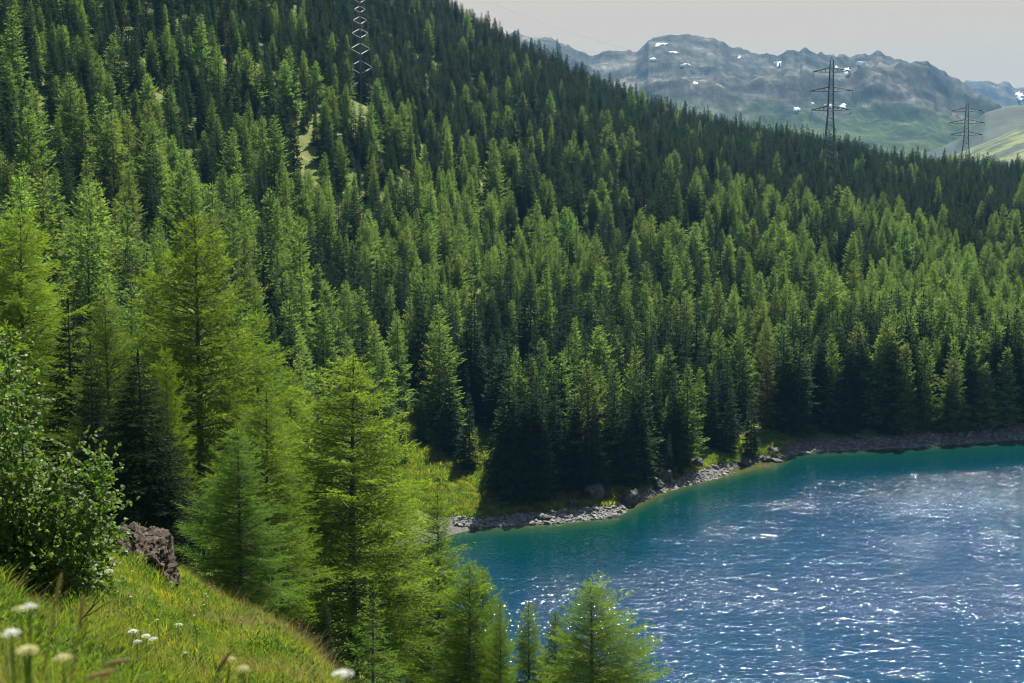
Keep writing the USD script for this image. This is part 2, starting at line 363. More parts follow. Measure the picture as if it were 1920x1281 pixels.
# ------------------------------------------------------------------ the lake
xs, ys = np.arange(-140, 420, 2.0), np.arange(60, 420, 2.0)
X, Y = np.meshgrid(xs, ys, indexing='ij')
bed = ground(X, Y, False)
V = np.stack([X, Y, np.zeros_like(X)], -1).reshape(-1, 3)
ny = len(ys)
i, j = np.meshgrid(np.arange(len(xs) - 1), np.arange(ny - 1), indexing='ij')
Q = np.stack([i * ny + j, (i + 1) * ny + j, (i + 1) * ny + j + 1, i * ny + j + 1], -1).reshape(-1, 4)
keep = (bed.reshape(-1)[Q] < 1.5).any(1)
Q = Q[keep]
az_, D_ = np.arctan2(X, Y), np.hypot(X, Y)
offshore = (shore_distance(az_) - D_).reshape(-1)
water_look = usdkit.material(stage, L + 'lake_surface', {
    'geo': ('geometry', {}), 'dep': ('attribute', {'attribute': 'offshore'}),
    'sc': ('mapping', {'scale': (1.4, 2.2, 1.0)}), 'sc2': ('mapping', {'scale': (0.33, 0.5, 1.0)}), 'sc3': ('mapping', {'scale': (0.012, 0.045, 1.0), 'rotation': (0, 0, -0.12)}),
    'n': ('noise_texture', {'scale': 1.0, 'detail': 1.0, 'roughness': 0.55}), 'n2': ('noise_texture', {'scale': 1.0, 'detail': 2.0, 'roughness': 0.5}),
    'wind': ('noise_texture', {'scale': 1.0, 'detail': 3.0, 'roughness': 0.5}),
    'wr': ('map_range', {'from_min': 0.42, 'from_max': 0.62, 'to_min': 0.58, 'to_max': 1.10, 'clamp': True}),
    'lee': ('map_range', {'from_min': 4.0, 'from_max': 45.0, 'to_min': 0.10, 'to_max': 1.0, 'clamp': True}),
    'amp': ('math', {'math_type': 'multiply'}),
    'h': ('math', {'math_type': 'multiply_add', 'value2': 1.0}), 'hh': ('math', {'math_type': 'multiply'}),
    'b': ('bump', {'strength': 1.0, 'distance': 0.355}),
    'dr': ('rgb_ramp', {'ramp': [(0.0, (0.06, 0.065, 0.024)), (0.03, (0.020, 0.050, 0.024)), (0.09, (0.002, 0.033, 0.026)), (0.24, (0.0, 0.027, 0.036)), (0.55, (0.0, 0.029, 0.060)), (1.0, (0.0, 0.030, 0.067))]}),
    'dm': ('map_range', {'from_min': 0.0, 'from_max': 90.0, 'clamp': True}),
    'p': ('principled_bsdf', {'roughness': 0.055, 'ior': 1.33, 'specular_ior_level': 0.5})},
    [('geo.position', 'sc.vector'), ('geo.position', 'sc2.vector'), ('geo.position', 'sc3.vector'), ('sc.vector', 'n.vector'), ('sc2.vector', 'n2.vector'), ('sc3.vector', 'wind.vector'),
     ('wind.fac', 'wr.value'), ('dep.fac', 'lee.value'), ('wr.result', 'amp.value1'), ('lee.result', 'amp.value2'),
     ('n2.fac', 'h.value1'), ('n.fac', 'h.value3'), ('h.value', 'hh.value1'), ('amp.value', 'hh.value2'), ('hh.value', 'b.height'), ('b.normal', 'p.normal'),
     ('dep.fac', 'dm.value'), ('dm.result', 'dr.fac'), ('dr.color', 'p.base_color')], surface='p.BSDF')
used = np.unique(Q)
V, offshore, Q = V[used], offshore[used], np.searchsorted(used, Q)
lake = obj('lake_water', (V, Q), water_look)
UsdGeom.PrimvarsAPI(lake).CreatePrimvar('offshore', Sdf.ValueTypeNames.FloatArray, 'vertex').Set(Vt.FloatArray.FromNumpy(offshore.astype(np.float32)))
tag(lake, 'blue green mountain lake with wind ripples and sun glitter', kind='structure')

# ------------------------------------------------------------------ mountains
CREST = np.array([[500, 60], [800, 62], [960, 65], [1040, 72], [1072, 88], [1100, 105], [1130, 101], [1190, 92], [1215, 74], [1240, 66], [1282, 63], [1310, 69], [1345, 78], [1370, 92], [1400, 99], [1445, 106], [1458, 96], [1472, 92],
                  [1486, 97], [1494, 91], [1508, 97], [1530, 101], [1560, 108], [1585, 106], [1610, 99], [1634, 97], [1660, 106], [1688, 114], [1705, 111], [1725, 119], [1750, 135], [1775, 150], [1800, 163], [1830, 182], [1870, 205], [1920, 225], [2000, 250], [2500, 262]], float)
BACK = np.array([[1600, 190], [1760, 165], [1795, 152], [1830, 150], [1850, 154], [1880, 163], [1900, 165], [1915, 156], [1960, 140], [2100, 110], [2500, 120]], float)
rock_look = usdkit.material(stage, L + 'mountain_rock', {
    'geo': ('geometry', {}), 'xyz': ('separate_xyz', {}), 'nz': ('separate_xyz', {}),
    'n1': ('noise_texture', {'scale': 0.006, 'detail': 9.0, 'roughness': 0.68}), 'n2': ('noise_texture', {'scale': 0.030, 'detail': 7.0, 'roughness': 0.75}), 'fall': ('mapping', {'scale': (1.5, 0.4, 0.5), 'rotation': (0.0, 0.0, 0.25)}),
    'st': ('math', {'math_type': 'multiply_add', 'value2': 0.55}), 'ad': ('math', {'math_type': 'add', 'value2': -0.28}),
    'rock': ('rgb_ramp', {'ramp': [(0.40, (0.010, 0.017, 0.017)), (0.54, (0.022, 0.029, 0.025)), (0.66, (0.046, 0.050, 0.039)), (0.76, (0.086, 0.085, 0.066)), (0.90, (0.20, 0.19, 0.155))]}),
    'green': ('rgb_ramp', {'ramp': [(0.38, (0.010, 0.028, 0.016)), (0.48, (0.038, 0.068, 0.020)), (0.62, (0.085, 0.115, 0.032))]}),
    'hz': ('math', {'math_type': 'multiply_add', 'value2': 320.0}), 'gm': ('map_range', {'from_min': 355.0, 'from_max': 440.0, 'clamp': True}),
    'mix': ('mix_color', {}), 'var': ('rgb_ramp', {'ramp': [(0.32, (0.4, 0.4, 0.4)), (0.5, (0.9, 0.9, 0.9)), (0.62, (1.5, 1.5, 1.45)), (0.72, (2.4, 2.35, 2.2))]}), 'mul': ('mix_color', {'blend_type': 'multiply', 'fac': 0.8}),
    'b': ('bump', {'strength': 1.0, 'distance': 14.0}), 'p': ('principled_bsdf', {'roughness': 0.95, 'specular_ior_level': 0.1})},
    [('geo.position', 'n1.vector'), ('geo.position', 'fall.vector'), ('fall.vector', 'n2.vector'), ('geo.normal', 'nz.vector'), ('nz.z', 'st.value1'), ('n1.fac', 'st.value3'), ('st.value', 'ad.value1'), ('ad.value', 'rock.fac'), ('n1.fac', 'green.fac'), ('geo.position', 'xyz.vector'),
     ('n1.fac', 'hz.value1'), ('xyz.z', 'hz.value3'), ('hz.value', 'gm.value'), ('green.color', 'mix.a'), ('rock.color', 'mix.b'), ('gm.result', 'mix.fac'),
     ('n2.fac', 'var.fac'), ('mix.result', 'mul.a'), ('var.color', 'mul.b'), ('mul.result', 'p.base_color'), ('n2.fac', 'b.height'), ('b.normal', 'p.normal')], surface='p.BSDF')


def mountain(crest, px0, px1, r0, rc, r1, shape, rough, seed, n_az=520, n_r=210):
    az = np.linspace(az_of(px0), az_of(px1), n_az)
    px = 960 + FPX * np.tan(az) * math.cos(PITCH)
    slope = ray(px, np.interp(px, crest[:, 0], crest[:, 1]))[:, 2]
    slope = slope + (meshkit.fbm(np.stack([px / 16, 0 * px, 0 * px + seed], -1), 4, seed) - 0.5) * 0.0040 * (rough > 0.015)
    r = np.geomspace(r0, r1, n_r)
    A, R = np.meshgrid(az, r, indexing='ij')
    X, Y = R * np.sin(A), R * np.cos(A)
    t = (R - r0) / (rc - r0)
    e = np.interp(t, [q[0] for q in shape], [q[1] for q in shape])          # share of the crest's slope
    base = -0.004
    P = np.stack([X, Y, np.zeros_like(X)], -1)
    warp = np.stack([meshkit.fbm(P / 500.0, 3, seed + 60) - 0.5, meshkit.fbm(P / 500.0, 3, seed + 61) - 0.5, 0 * X], -1) * 260
    rid, wgt, gain, lam = 0, 1, 1.0, 900.0
    for o in range(7):
        q = (1 - np.abs(2 * meshkit.noise((P + warp) / lam, seed + o) - 1)) ** 2
        rid = rid + gain * q * wgt
        wgt = np.clip(q * 1.7, 0, 1)
        gain, lam = gain * 0.56, lam / 2.05
    amp = rough * np.clip(t * 1.5 - 0.1, 0.05, 1)
    nz = meshkit.fbm(P / 1200.0, 4, seed)
    E = base + (slope[:, None] - base) * e + amp * ((nz - 0.5) * 0.8 + (rid - 0.8) * 0.55)
    E += (slope[:, None] - E) * np.exp(-((t - 1) / 0.07) ** 2) * 0.6
    top = E.max(1)
    k = np.hanning(31)
    fit = np.convolve(np.pad((slope - base) / (top - base), 15, mode='edge'), k / k.sum(), 'valid')
    E = base + (E - base) * fit[:, None]
    V = np.stack([X, Y, CAMZ + E * R], -1)
    k = np.array([[a * n_r + b, a * n_r + b + 1, (a + 1) * n_r + b + 1, (a + 1) * n_r + b] for a in range(n_az - 1) for b in range(n_r - 1)])
    return V, k


mv, mq = mountain(CREST, 620, 2300, 1900, 4700, 5600, [(0, 0), (0.18, 0.04), (0.34, 0.22), (0.55, 0.45), (0.8, 0.78), (1, 1), (1.3, 0.8)], 0.036, 11)
tag(obj('mountains', (mv.reshape(-1, 3), mq), rock_look, smooth=True), 'bare grey rocky mountain range beyond the wooded ridge', kind='structure')
bv, bq = mountain(BACK, 1500, 2500, 5800, 7600, 8600, [(0, 0), (0.5, 0.5), (1, 1), (1.4, 0.8)], 0.02, 31, 160, 60)
tag(obj('distant_mountains', (bv.reshape(-1, 3), bq), rock_look, smooth=True), 'farthest hazy mountains behind the range at the right edge', kind='structure')
hill_look = rough_look('alpine_pasture', [(0.40, (0.012, 0.026, 0.012)), (0.47, (0.030, 0.055, 0.018)), (0.51, (0.085, 0.12, 0.03)), (0.62, (0.125, 0.155, 0.042)), (0.75, (0.16, 0.17, 0.06))], 0.030, bump=1.0, dist=3.0, detail=7.0)
H1 = np.array([[1500, 345], [1690, 325], [1740, 305], [1780, 290], [1830, 268], [1880, 247], [1920, 232], [2000, 205], [2300, 180]], float)
hv, hq = mountain(H1, 1450, 2300, 1250, 1750, 2100, [(0, -0.3), (0.5, 0.5), (1, 1), (1.5, 0.7)], 0.010, 51, 220, 60)
tag(obj('green_hill', (hv.reshape(-1, 3), hq), hill_look, smooth=True), 'sunlit green pasture hill at the right behind the pylon', kind='structure')
H2 = np.array([[1500, 330], [1700, 300], [1780, 262], [1830, 212], [1870, 200], [1920, 196], [2000, 190], [2300, 185]], float)
hv2, hq2 = mountain(H2, 1480, 2300, 2250, 2800, 3300, [(0, -0.3), (0.5, 0.5), (1, 1), (1.5, 0.7)], 0.010, 71, 160, 50)
dark_hill_look = rough_look('dark_green_slope', [(0.4, (0.010, 0.022, 0.013)), (0.58, (0.022, 0.042, 0.019)), (0.72, (0.06, 0.085, 0.03))], 0.01, bump=1.0, dist=5.0, detail=7.0)  # patchy dark green over the whole hill
tag(obj('scrub_hill', (hv2.reshape(-1, 3), hq2), dark_hill_look, smooth=True), 'dark green hill at the right edge below the far mountains', kind='structure')

# snow patches lie on the mountain: each a thin sheet draped over the rock
mtree = None


def drape(px, py, w, h, seed, surf=mv, label=''):
    rng = np.random.default_rng(seed)
    az = np.arctan2(surf[:, 0, 0], surf[:, 0, 1])
    k = np.argmin(np.abs(az - az_of(px)))
    E = (surf[k, :, 2] - CAMZ) / np.hypot(surf[k, :, 0], surf[k, :, 1])
    e = ray(px, py)[2]
    hit = np.nonzero(E >= e)[0]
    if not len(hit):
        return
    th = np.linspace(0, 2 * np.pi, 25)[:-1]
    rr = np.clip(1 + 1.5 * (meshkit.fbm(np.stack([np.cos(th) * 2.0, np.sin(th) * 2.0, th * 0 + seed], -1), 3, seed) - 0.5) * 2, 0.35, 1.6)

    def onto(qx, qy):
        k = int(np.argmin(np.abs(az - az_of(qx))))
        E = (surf[k, :, 2] - CAMZ) / np.hypot(surf[k, :, 0], surf[k, :, 1])
        e = ray(qx, qy)[2]
        hit = np.nonzero(E >= e)[0]
        j = hit[0] if len(hit) else int(np.argmax(E))
        f = 0 if j == 0 else np.clip((e - E[j - 1]) / (E[j] - E[j - 1] + 1e-9), 0, 1)
        D = np.hypot(*surf[k, j - 1, :2]) * (1 - f) + np.hypot(*surf[k, j, :2]) * f
        return at(qx, qy, D)
    g = [onto(px, py)] + [onto(px + math.cos(t) * r * w * q, py - math.sin(t) * r * h * q) for q in (0.24, 0.42) for t, r in zip(th, rr)]
    g = np.array(g)
    lift = np.array([0, -2.0, 2.6])
    m = 24
    verts = np.vstack([g[0] + lift * 1.5, g[1:1 + m] + lift * 1.4, g[1 + m:] + lift * 0.6, g[1 + m:] - lift * 2.5])
    f = []
    for q in range(m):
        r = (q + 1) % m
        f += [[0, 1 + q, 1 + r], [1 + q, 1 + m + q, 1 + m + r], [1 + q, 1 + m + r, 1 + r], [1 + m + q, 1 + 2 * m + q, 1 + 2 * m + r], [1 + m + q, 1 + 2 * m + r, 1 + m + r]]
    tag(obj('snow_patch', trimesh.Trimesh(verts, f, process=False), snow_look, smooth=True), label, 'snow patch', 'snow patches on the mountains')


for sd, (px, py, w, h, lab) in enumerate([
        (1386, 109, 10, 6, 'small snow patch below the crest right of the rounded summit'),
        (1459, 119, 16, 6, 'snow patch just under the twin rocky knob'),
        (1614, 118, 16, 4, 'flat snow patch under the crest right of the middle pylon top'),
        (1567, 127, 7, 6, 'tiny snow patch touching the mast of the middle pylon'),
        (1588, 133, 9, 9, 'wedge shaped snow patch beside the top arm of the middle pylon'),
        (1554, 200, 20, 9, 'largest white snow patch behind the lowest arm of the middle pylon'),
        (1580, 200, 14, 9, 'slanting snow patch right of the lowest pylon arm'),
        (1494, 207, 18, 8, 'broad snow patch left of the middle pylon near the slope foot'),
        (1523, 196, 8, 5, 'snow patch at the left tip of the lowest pylon arm'),
        (1302, 158, 10, 8, 'snow patch at the end of the pale scree gully'),
        (1366, 133, 14, 6, 'oblong snow patch in the middle of the left mountain face'),
        (1356, 130, 6, 5, 'tiny snow patch beside the oblong one on the left face'),
        (1738, 171, 9, 6, 'snow patch under the dark crags left of the right pylon'),
        (1288, 122, 20, 6, 'long snow streak along the pale scree rib'),
        (1348, 160, 9, 6, 'snow patch at the lower end of the left gully'),
        (1240, 84, 26, 4, 'thin snow streak just under the rounded summit'), (1262, 100, 22, 4, 'second thin snow streak below the rounded summit'), (1222, 112, 16, 4, 'snow streak on the left shoulder of the rounded summit')]):
    drape(px, py, w, h, sd + 3, mv, lab)
for sd, (px, py, w, h, lab) in enumerate([(1868, 171, 16, 4, 'thin snow band on the farthest mountain'), (1908, 180, 22, 12, 'bright snowfield on the farthest mountain at the right edge')]):
    drape(px, py, w, h, sd + 40, bv, lab)

# ------------------------------------------------------------------ trees: kinds
def kites(P, d, ln, w, n, fold=0.0):
    """Leaf-shaped blades: P base, d unit direction, n a rough normal."""
    s = np.cross(d, n)
    s /= np.linalg.norm(s, axis=1, keepdims=True) + 1e-9
    ln, w = ln[:, None], w[:, None]
    mid = P + d * ln * 0.45
    up = np.cross(s, d)
    V = np.stack([P, mid + s * w / 2 + up * w * fold, P + d * ln, mid - s * w / 2 + up * w * fold], 1).reshape(-1, 3)
    b = np.arange(len(P))[:, None] * 4
    F = np.vstack([b + [0, 1, 2], b + [0, 2, 3]])
    return V, F


def spikes(P, d, ln, w, n):
    s = np.cross(d, n)
    s /= np.linalg.norm(s, axis=1, keepdims=True) + 1e-9
    V = np.stack([P - s * w[:, None] / 2, P + s * w[:, None] / 2, P + d * ln[:, None]], 1).reshape(-1, 3)
    F = np.arange(len(V)).reshape(-1, 3)
    return V, F


def join(parts):
    vs, fs, n = [], [], 0
    for v, f in parts:
        vs.append(v)
        fs.append(f + n)
        n += len(v)
    return np.vstack(vs), np.vstack(fs)


def tube(pts, radii, sides=6):
    pts, radii = np.asarray(pts, float), np.asarray(radii, float)
    t = np.gradient(pts, axis=0)
    t /= np.linalg.norm(t, axis=1, keepdims=True) + 1e-12
    ref = np.where(np.abs(t[:, 2:]) < 0.9, [0, 0, 1.0], [1.0, 0, 0])
    a = np.cross(t, ref)
    a /= np.linalg.norm(a, axis=1, keepdims=True)
    b = np.cross(t, a)
    ang = np.arange(sides) * 2 * np.pi / sides
    V = pts[:, None] + radii[:, None, None] * (np.cos(ang)[None, :, None] * a[:, None] + np.sin(ang)[None, :, None] * b[:, None])
    i, j = np.meshgrid(np.arange(len(pts) - 1), np.arange(sides), indexing='ij')
    q = np.stack([i * sides + j, i * sides + (j + 1) % sides, (i + 1) * sides + (j + 1) % sides, (i + 1) * sides + j], -1).reshape(-1, 4)
    return V.reshape(-1, 3), np.vstack([q[:, [0, 1, 2]], q[:, [0, 2, 3]]])


def conifer(seed, H, R, kind, step, per, twig_gap, twig_w, twig_len, first=0.06, needles=0, fan=0.40):
    """A tapered trunk (with its limbs) and a crown of twigs set along every limb."""
    rng = np.random.default_rng(seed)
    lev = np.arange(first * H, H * 0.985, step)
    nb = np.full(len(lev), per)
    zb = np.repeat(lev, nb) + rng.normal(0, step * 0.20, nb.sum())
    zb = np.clip(zb, first * H, H * 0.99)
    n = len(zb)
    t = zb / H
    azb = np.concatenate([np.arange(per) * 2 * np.pi / per + rng.uniform(0, 6.28) for _ in lev]) + rng.normal(0, 0.22, n)
    side = 1 + 0.18 * np.cos(azb - rng.uniform(0, 6.28)) + 0.12 * np.cos(2 * azb + rng.uniform(0, 6.28))
    lump = 1 + 0.5 * (meshkit.noise(np.stack([np.cos(azb) * 1.3 + 7, np.sin(azb) * 1.3 + 3, t * H / 2.2], -1), seed) - 0.5)
    if kind == 'spruce':
        env = (1 - t) ** 0.92 * np.clip(0.6 + t * 4, 0, 1) + 0.012
        pitch, droop, tip = 0.55 * t - 0.22 + rng.normal(0, 0.10, n), 0.32 * (1 - t), 0.26 * (1 - t)
        rnd = rng.uniform(0.78, 1.12, n)
    elif kind == 'pine':
        env = (1 - t) ** 0.6 * np.clip(0.35 + t * 2.2, 0, 1) + 0.02
        pitch, droop, tip = 0.35 * t - 0.05 + rng.normal(0, 0.14, n), 0.12 * (1 - t), 0.25 * (1 - t)
        rnd = rng.uniform(0.45, 1.15, n)
        lump = 1 + 1.1 * (lump - 1) * 2
    else:
        env = (1 - t ** 1.15) ** 0.72 * np.clip(0.6 + t * 2.5, 0, 1) + 0.02
        pitch, droop, tip = 0.50 * t + 0.02 + rng.normal(0, 0.16, n), 0.25 * (1 - t), 0.20 * (1 - t)
        rnd = rng.uniform(0.62, 1.14, n)
    Lb = R * env * rnd * np.clip(side, 0.7, 1.3) * np.clip(lump, 0.45, 1.5)
    Lb = np.maximum(Lb, 0.10)
    out = np.stack([np.cos(azb), np.sin(azb), np.zeros(n)], 1)
    lat = np.stack([-np.sin(azb), np.cos(azb), np.zeros(n)], 1)
    bend = rng.normal(0, 0.10, n)
    lean = rng.normal(0, 0.012, 2)

    def limb(b, s):
        q = Lb[b] * s
        p = out[b] * q[:, None] + lat[b] * (bend[b] * q * s)[:, None]
        p[:, 2] += zb[b] + Lb[b] * (np.tan(pitch[b]) * s - droop[b] * s ** 2 + tip[b] * s ** 3)
        p[:, :2] += np.outer(zb[b] ** 2 / H, lean)
        return p

    m = np.maximum((Lb / twig_gap).astype(int), 1)
    b = np.repeat(np.arange(n), m)
    k = np.concatenate([np.arange(x) for x in m])
    s = np.clip((k + rng.uniform(0.2, 0.8, len(k))) / m[b], 0.03, 1)
    s = 0.10 + 0.88 * s ** 0.75
    p = limb(b, s)
    parts = []
    bd = limb(b, np.clip(s + 0.05, 0, 1.05)) - limb(b, s - 0.02)
    bd /= np.linalg.norm(bd, axis=1, keepdims=True) + 1e-9
    nt = []
    for sg in (-1, 1):
        N = len(b)
        ang = rng.uniform(0.5, 1.2, N) * sg
        d = bd * np.cos(ang)[:, None] + lat[b] * np.sin(ang)[:, None]
        hang = {'spruce': rng.normal(-0.22, 0.25, N), 'pine': rng.normal(0.30, 0.40, N)}.get(kind, rng.normal(-0.14, 0.32, N))
        d[:, 2] += hang
        d /= np.linalg.norm(d, axis=1, keepdims=True)
        ln = (twig_len * 0.35 + fan * Lb[b] * (1.08 - s)) * rng.uniform(0.55, 1.3, N)
        nrm = np.stack([rng.normal(0, 0.5, N), rng.normal(0, 0.5, N), np.ones(N)], 1) if kind == 'spruce' else rng.normal(0, 1, (N, 3)) + [0, 0, 0.6]
        nt.append((p, d, ln, nrm))
    e = np.arange(n)                                   # the end of each limb and the leader
    pe = limb(e, np.full(n, 0.86))
    de = limb(e, np.full(n, 1.0)) - limb(e, np.full(n, 0.9))
    de /= np.linalg.norm(de, axis=1, keepdims=True) + 1e-9
    nt.append((pe, de, np.maximum(0.22 * Lb, twig_len * 0.5), rng.normal(0, 0.5, (n, 3)) + [0, 0, 1]))
    P, Dd, Ln, Nn = (np.concatenate([x[q] for x in nt]) for q in range(4))
    if needles:
        parts.append(kites(P, Dd, Ln, np.full(len(P), twig_w * 0.45), Nn))
        cnt = np.maximum((Ln / needles).astype(int), 2)
        i = np.repeat(np.arange(len(P)), cnt)
        N = len(i)
        f = rng.uniform(0.05, 1.0, N)
        dd = Dd[i] + rng.normal(0, 0.60, (N, 3))
        dd /= np.linalg.norm(dd, axis=1, keepdims=True)
        o = P[i] + Dd[i] * (Ln[i] * f)[:, None]
        parts.append(spikes(o, dd, twig_w * rng.uniform(1.2, 2.5, N), np.full(N, twig_w * 0.42), rng.normal(0, 1, (N, 3))))
    else:
        parts.append(kites(P, Dd, Ln, twig_w * (0.6 + 0.5 * Ln / twig_len), Nn, 0.15))
    top = np.array([[lean[0] * H, lean[1] * H, H * 0.93]])
    parts.append(kites(np.repeat(top, 3, 0), np.repeat([[0, 0, 1.0]], 3, 0), np.full(3, H * 0.09), np.full(3, H * 0.010 + twig_w * 0.3), np.array([[1.0, 0, 0], [0.5, 0.87, 0], [-0.5, 0.87, 0]])))
    crown = join(parts)
    zt = np.array([0, 0.02, 0.1, 0.3, 0.55, 0.8, 0.97]) * H
    pts = np.stack([lean[0] * zt ** 2 / H, lean[1] * zt ** 2 / H, zt], 1)
    pts[0, 2] = -0.06 * H
    rb = H * (0.0125 if kind != 'spruce' else 0.0135)
    wood = [tube(pts, rb * np.array([1.45, 1.2, 1.0, 0.8, 0.55, 0.28, 0.06]), 8)]
    pick = np.arange(n) if needles else np.arange(0, n, 3)
    for q in pick:
        ss = np.array([0.0, 0.35, 0.8])
        wood.append(tube(limb(np.full(3, q), ss), rb * 0.20 * (0.35 + Lb[q] / R) * np.array([1.0, 0.7, 0.25]), 3))
    return join(wood), crown


KINDS = {}
HEIGHT = {}


def tree_kind(name, seed, H, R, kind, look, **kw):
    c = class_prim(name)
    wood, crown = conifer(seed, H, R, kind, **kw)
    usdkit.mesh(stage, c + '/trunk', trimesh.Trimesh(*wood, process=False), bark_look, smooth=True)
    usdkit.mesh(stage, c + '/crown', trimesh.Trimesh(*crown, process=False), look)
    HEIGHT[c] = H
    return c


MID = dict(step=0.78, per=9, twig_gap=0.42, twig_w=0.34, twig_len=0.9, fan=0.40)
KINDS['spruce'] = [tree_kind(f'spruce_kind_{i}', 100 + i, 20, r, 'spruce', spruce_look, **MID) for i, r in enumerate((4.3, 4.8, 3.8, 5.2, 4.5, 3.4))]
KINDS['pine'] = [tree_kind(f'pine_kind_{i}', 200 + i, 18, r, 'pine', pine_look, step=0.6, per=7, twig_gap=0.34, twig_w=0.40, twig_len=0.7, fan=0.34) for i, r in enumerate((3.5, 3.0, 3.9, 3.3))]
KINDS['larch'] = [tree_kind(f'larch_kind_{i}', 300 + i, 20, r, 'larch', larch_look, step=0.55, per=8, twig_gap=0.32, twig_w=0.22, twig_len=0.75, first=0.08, fan=0.36) for i, r in enumerate((5.2, 4.6, 5.8, 4.9, 4.1))]
KINDS['near_larch'] = [tree_kind(f'near_larch_kind_{i}', 400 + i, 18, r, 'larch', lk, step=0.46, per=9, twig_gap=0.21, twig_w=0.095, twig_len=0.50, first=0.07, needles=0.062, fan=0.34) for i, (r, lk) in enumerate(((6.0, mid_larch_look), (5.4, mid_larch_look), (6.6, near_larch_look), (5.4, green_larch_look)))]
KINDS['near_spruce'] = [tree_kind(f'near_spruce_kind_{i}', 500 + i, 16, r, 'spruce', shade_tone_spruce_look, step=0.45, per=10, twig_gap=0.17, twig_w=0.11, twig_len=0.70, first=0.04, needles=0.085) for i, r in enumerate((4.2, 3.5))]
KINDS['young_spruce'] = [tree_kind('young_spruce_kind', 520, 5, 1.5, 'spruce', fresh_look, step=0.34, per=7, twig_gap=0.10, twig_w=0.055, twig_len=0.30, first=0.05, needles=0.045)]
KINDS['dry'] = [tree_kind('dry_spruce_kind', 601, 20, 3.0, 'spruce', dry_look, step=0.6, per=6, twig_gap=0.4, twig_w=0.14, twig_len=0.7)]
KINDS['olive'] = [tree_kind('olive_larch_kind', 611, 20, 3.8, 'larch', olive_look, step=0.42, per=7, twig_gap=0.24, twig_w=0.13, twig_len=0.6, fan=0.36)]

# ------------------------------------------------------------------ trees: where they stand
forest = []            # (x, y, z, height, kind, label or None, width factor)
rng = np.random.default_rng(7)

# the near trees on the slope below the viewpoint: column, top row, distance, kind, variant, width factor, label
NEARS = [
    (368, 398, 82, 'near_larch', 0, 1.0, 'tallest yellow green larch on the left with a long bare trunk'),
    (35, 396, 92, 'near_larch', 2, 1.05, 'big bright larch rising at the left edge above the leafy shrub'),
    (655, 668, 76, 'near_larch', 2, 1.27, 'broad golden green larch in the lower middle of the picture'),
    (447, 800, 47, 'near_larch', 3, 1.2, 'soft green larch standing on the grass edge left of the broad golden larch'),
    (497, 735, 56, 'near_larch', 0, 1.05, 'pale larch close behind the soft green larch on the grass edge'),
    (482, 585, 88, 'near_larch', 1, 0.85, 'bushy larch just right of the tallest larch'),
    (545, 690, 98, 'near_larch', 1, 0.9, 'slanting edged larch between the tallest and the broad golden larch'),
    (200, 545, 78, 'near_larch', 3, 0.95, 'fresh green larch with pointed top left of the tallest larch'),
    (290, 520, 92, 'near_larch', 3, 0.9, 'light larch directly left of the tallest larch'),
    (312, 650, 66, 'near_larch', 0, 0.6, 'thin trunked larch in front of the tallest larch'),
    (130, 560, 84, 'near_spruce', 1, 1.0, 'dark spruce with sparse top between the left edge larch and the pointed larch'),
    (172, 640, 72, 'near_spruce', 1, 0.8, 'narrow dark spruce above the leafy shrub'),
    (268, 660, 56, 'near_spruce', 0, 1.45, 'blackish dense spruce standing behind the rock outcrop'),
    (735, 815, 92, 'near_larch', 1, 0.62, 'lower larch crowding the right flank of the broad golden larch'),
    (822, 915, 82, 'near_larch', 3, 0.72, 'slim larch with a dark trunk against the lake corner'),
    (880, 1050, 72, 'near_larch', 0, 0.85, 'pale slender larch at the near lake edge right of the slim dark trunked one'),
    (905, 1062, 75, 'near_larch', 1, 0.85, 'second slender larch touching the pale one at the near lake edge'),
    (938, 1128, 70, 'near_larch', 1, 0.6, 'small thin larch right of the pair of slender larches'),
    (992, 1130, 84, 'near_larch', 3, 0.85, 'small round topped larch in front of the lake left of centre bottom'),
    (1040, 1146, 88, 'near_larch', 3, 0.85, 'small round topped larch beside the widest lakeside larch'),
    (1112, 1090, 80, 'near_larch', 2, 1.25, 'wide bushy larch at the bottom in front of the blue water'),
    (698, 1085, 40, 'young_spruce', 0, 1.0, 'young bright spruce at the foot of the broad golden larch'),
    (612, 1120, 48, 'near_spruce', 1, 0.9, 'dark low spruce left of the young bright spruce'),
    (592, 690, 140, 'larch', 1, 1.0, 'pale feathery larch behind the left shoulder of the golden larch'),
    (560, 745, 120, 'larch', 3, 1.0, 'mid green larch in the gap left of the golden larch'),
]
near_xy = []
for px, py, D, kind, v, wf, lab in NEARS:
    p = stand(px, D, py + 120)
    top = CAMZ + ray(px, py)[2] * D
    h = top - p[2]
    cls = KINDS[kind][v % len(KINDS[kind])]
    s = h / HEIGHT[cls]
    w = s * wf if kind != 'young_spruce' else s
    nm = {'near_larch': 'larch_tree', 'larch': 'larch_tree', 'near_spruce': 'spruce_tree', 'young_spruce': 'spruce_tree'}[kind]
    copy_of(cls, nm, lab, 'larch' if 'larch' in kind else 'spruce', p, rng.uniform(0, 360), (w, w, s))
    near_xy.append(p[:2])

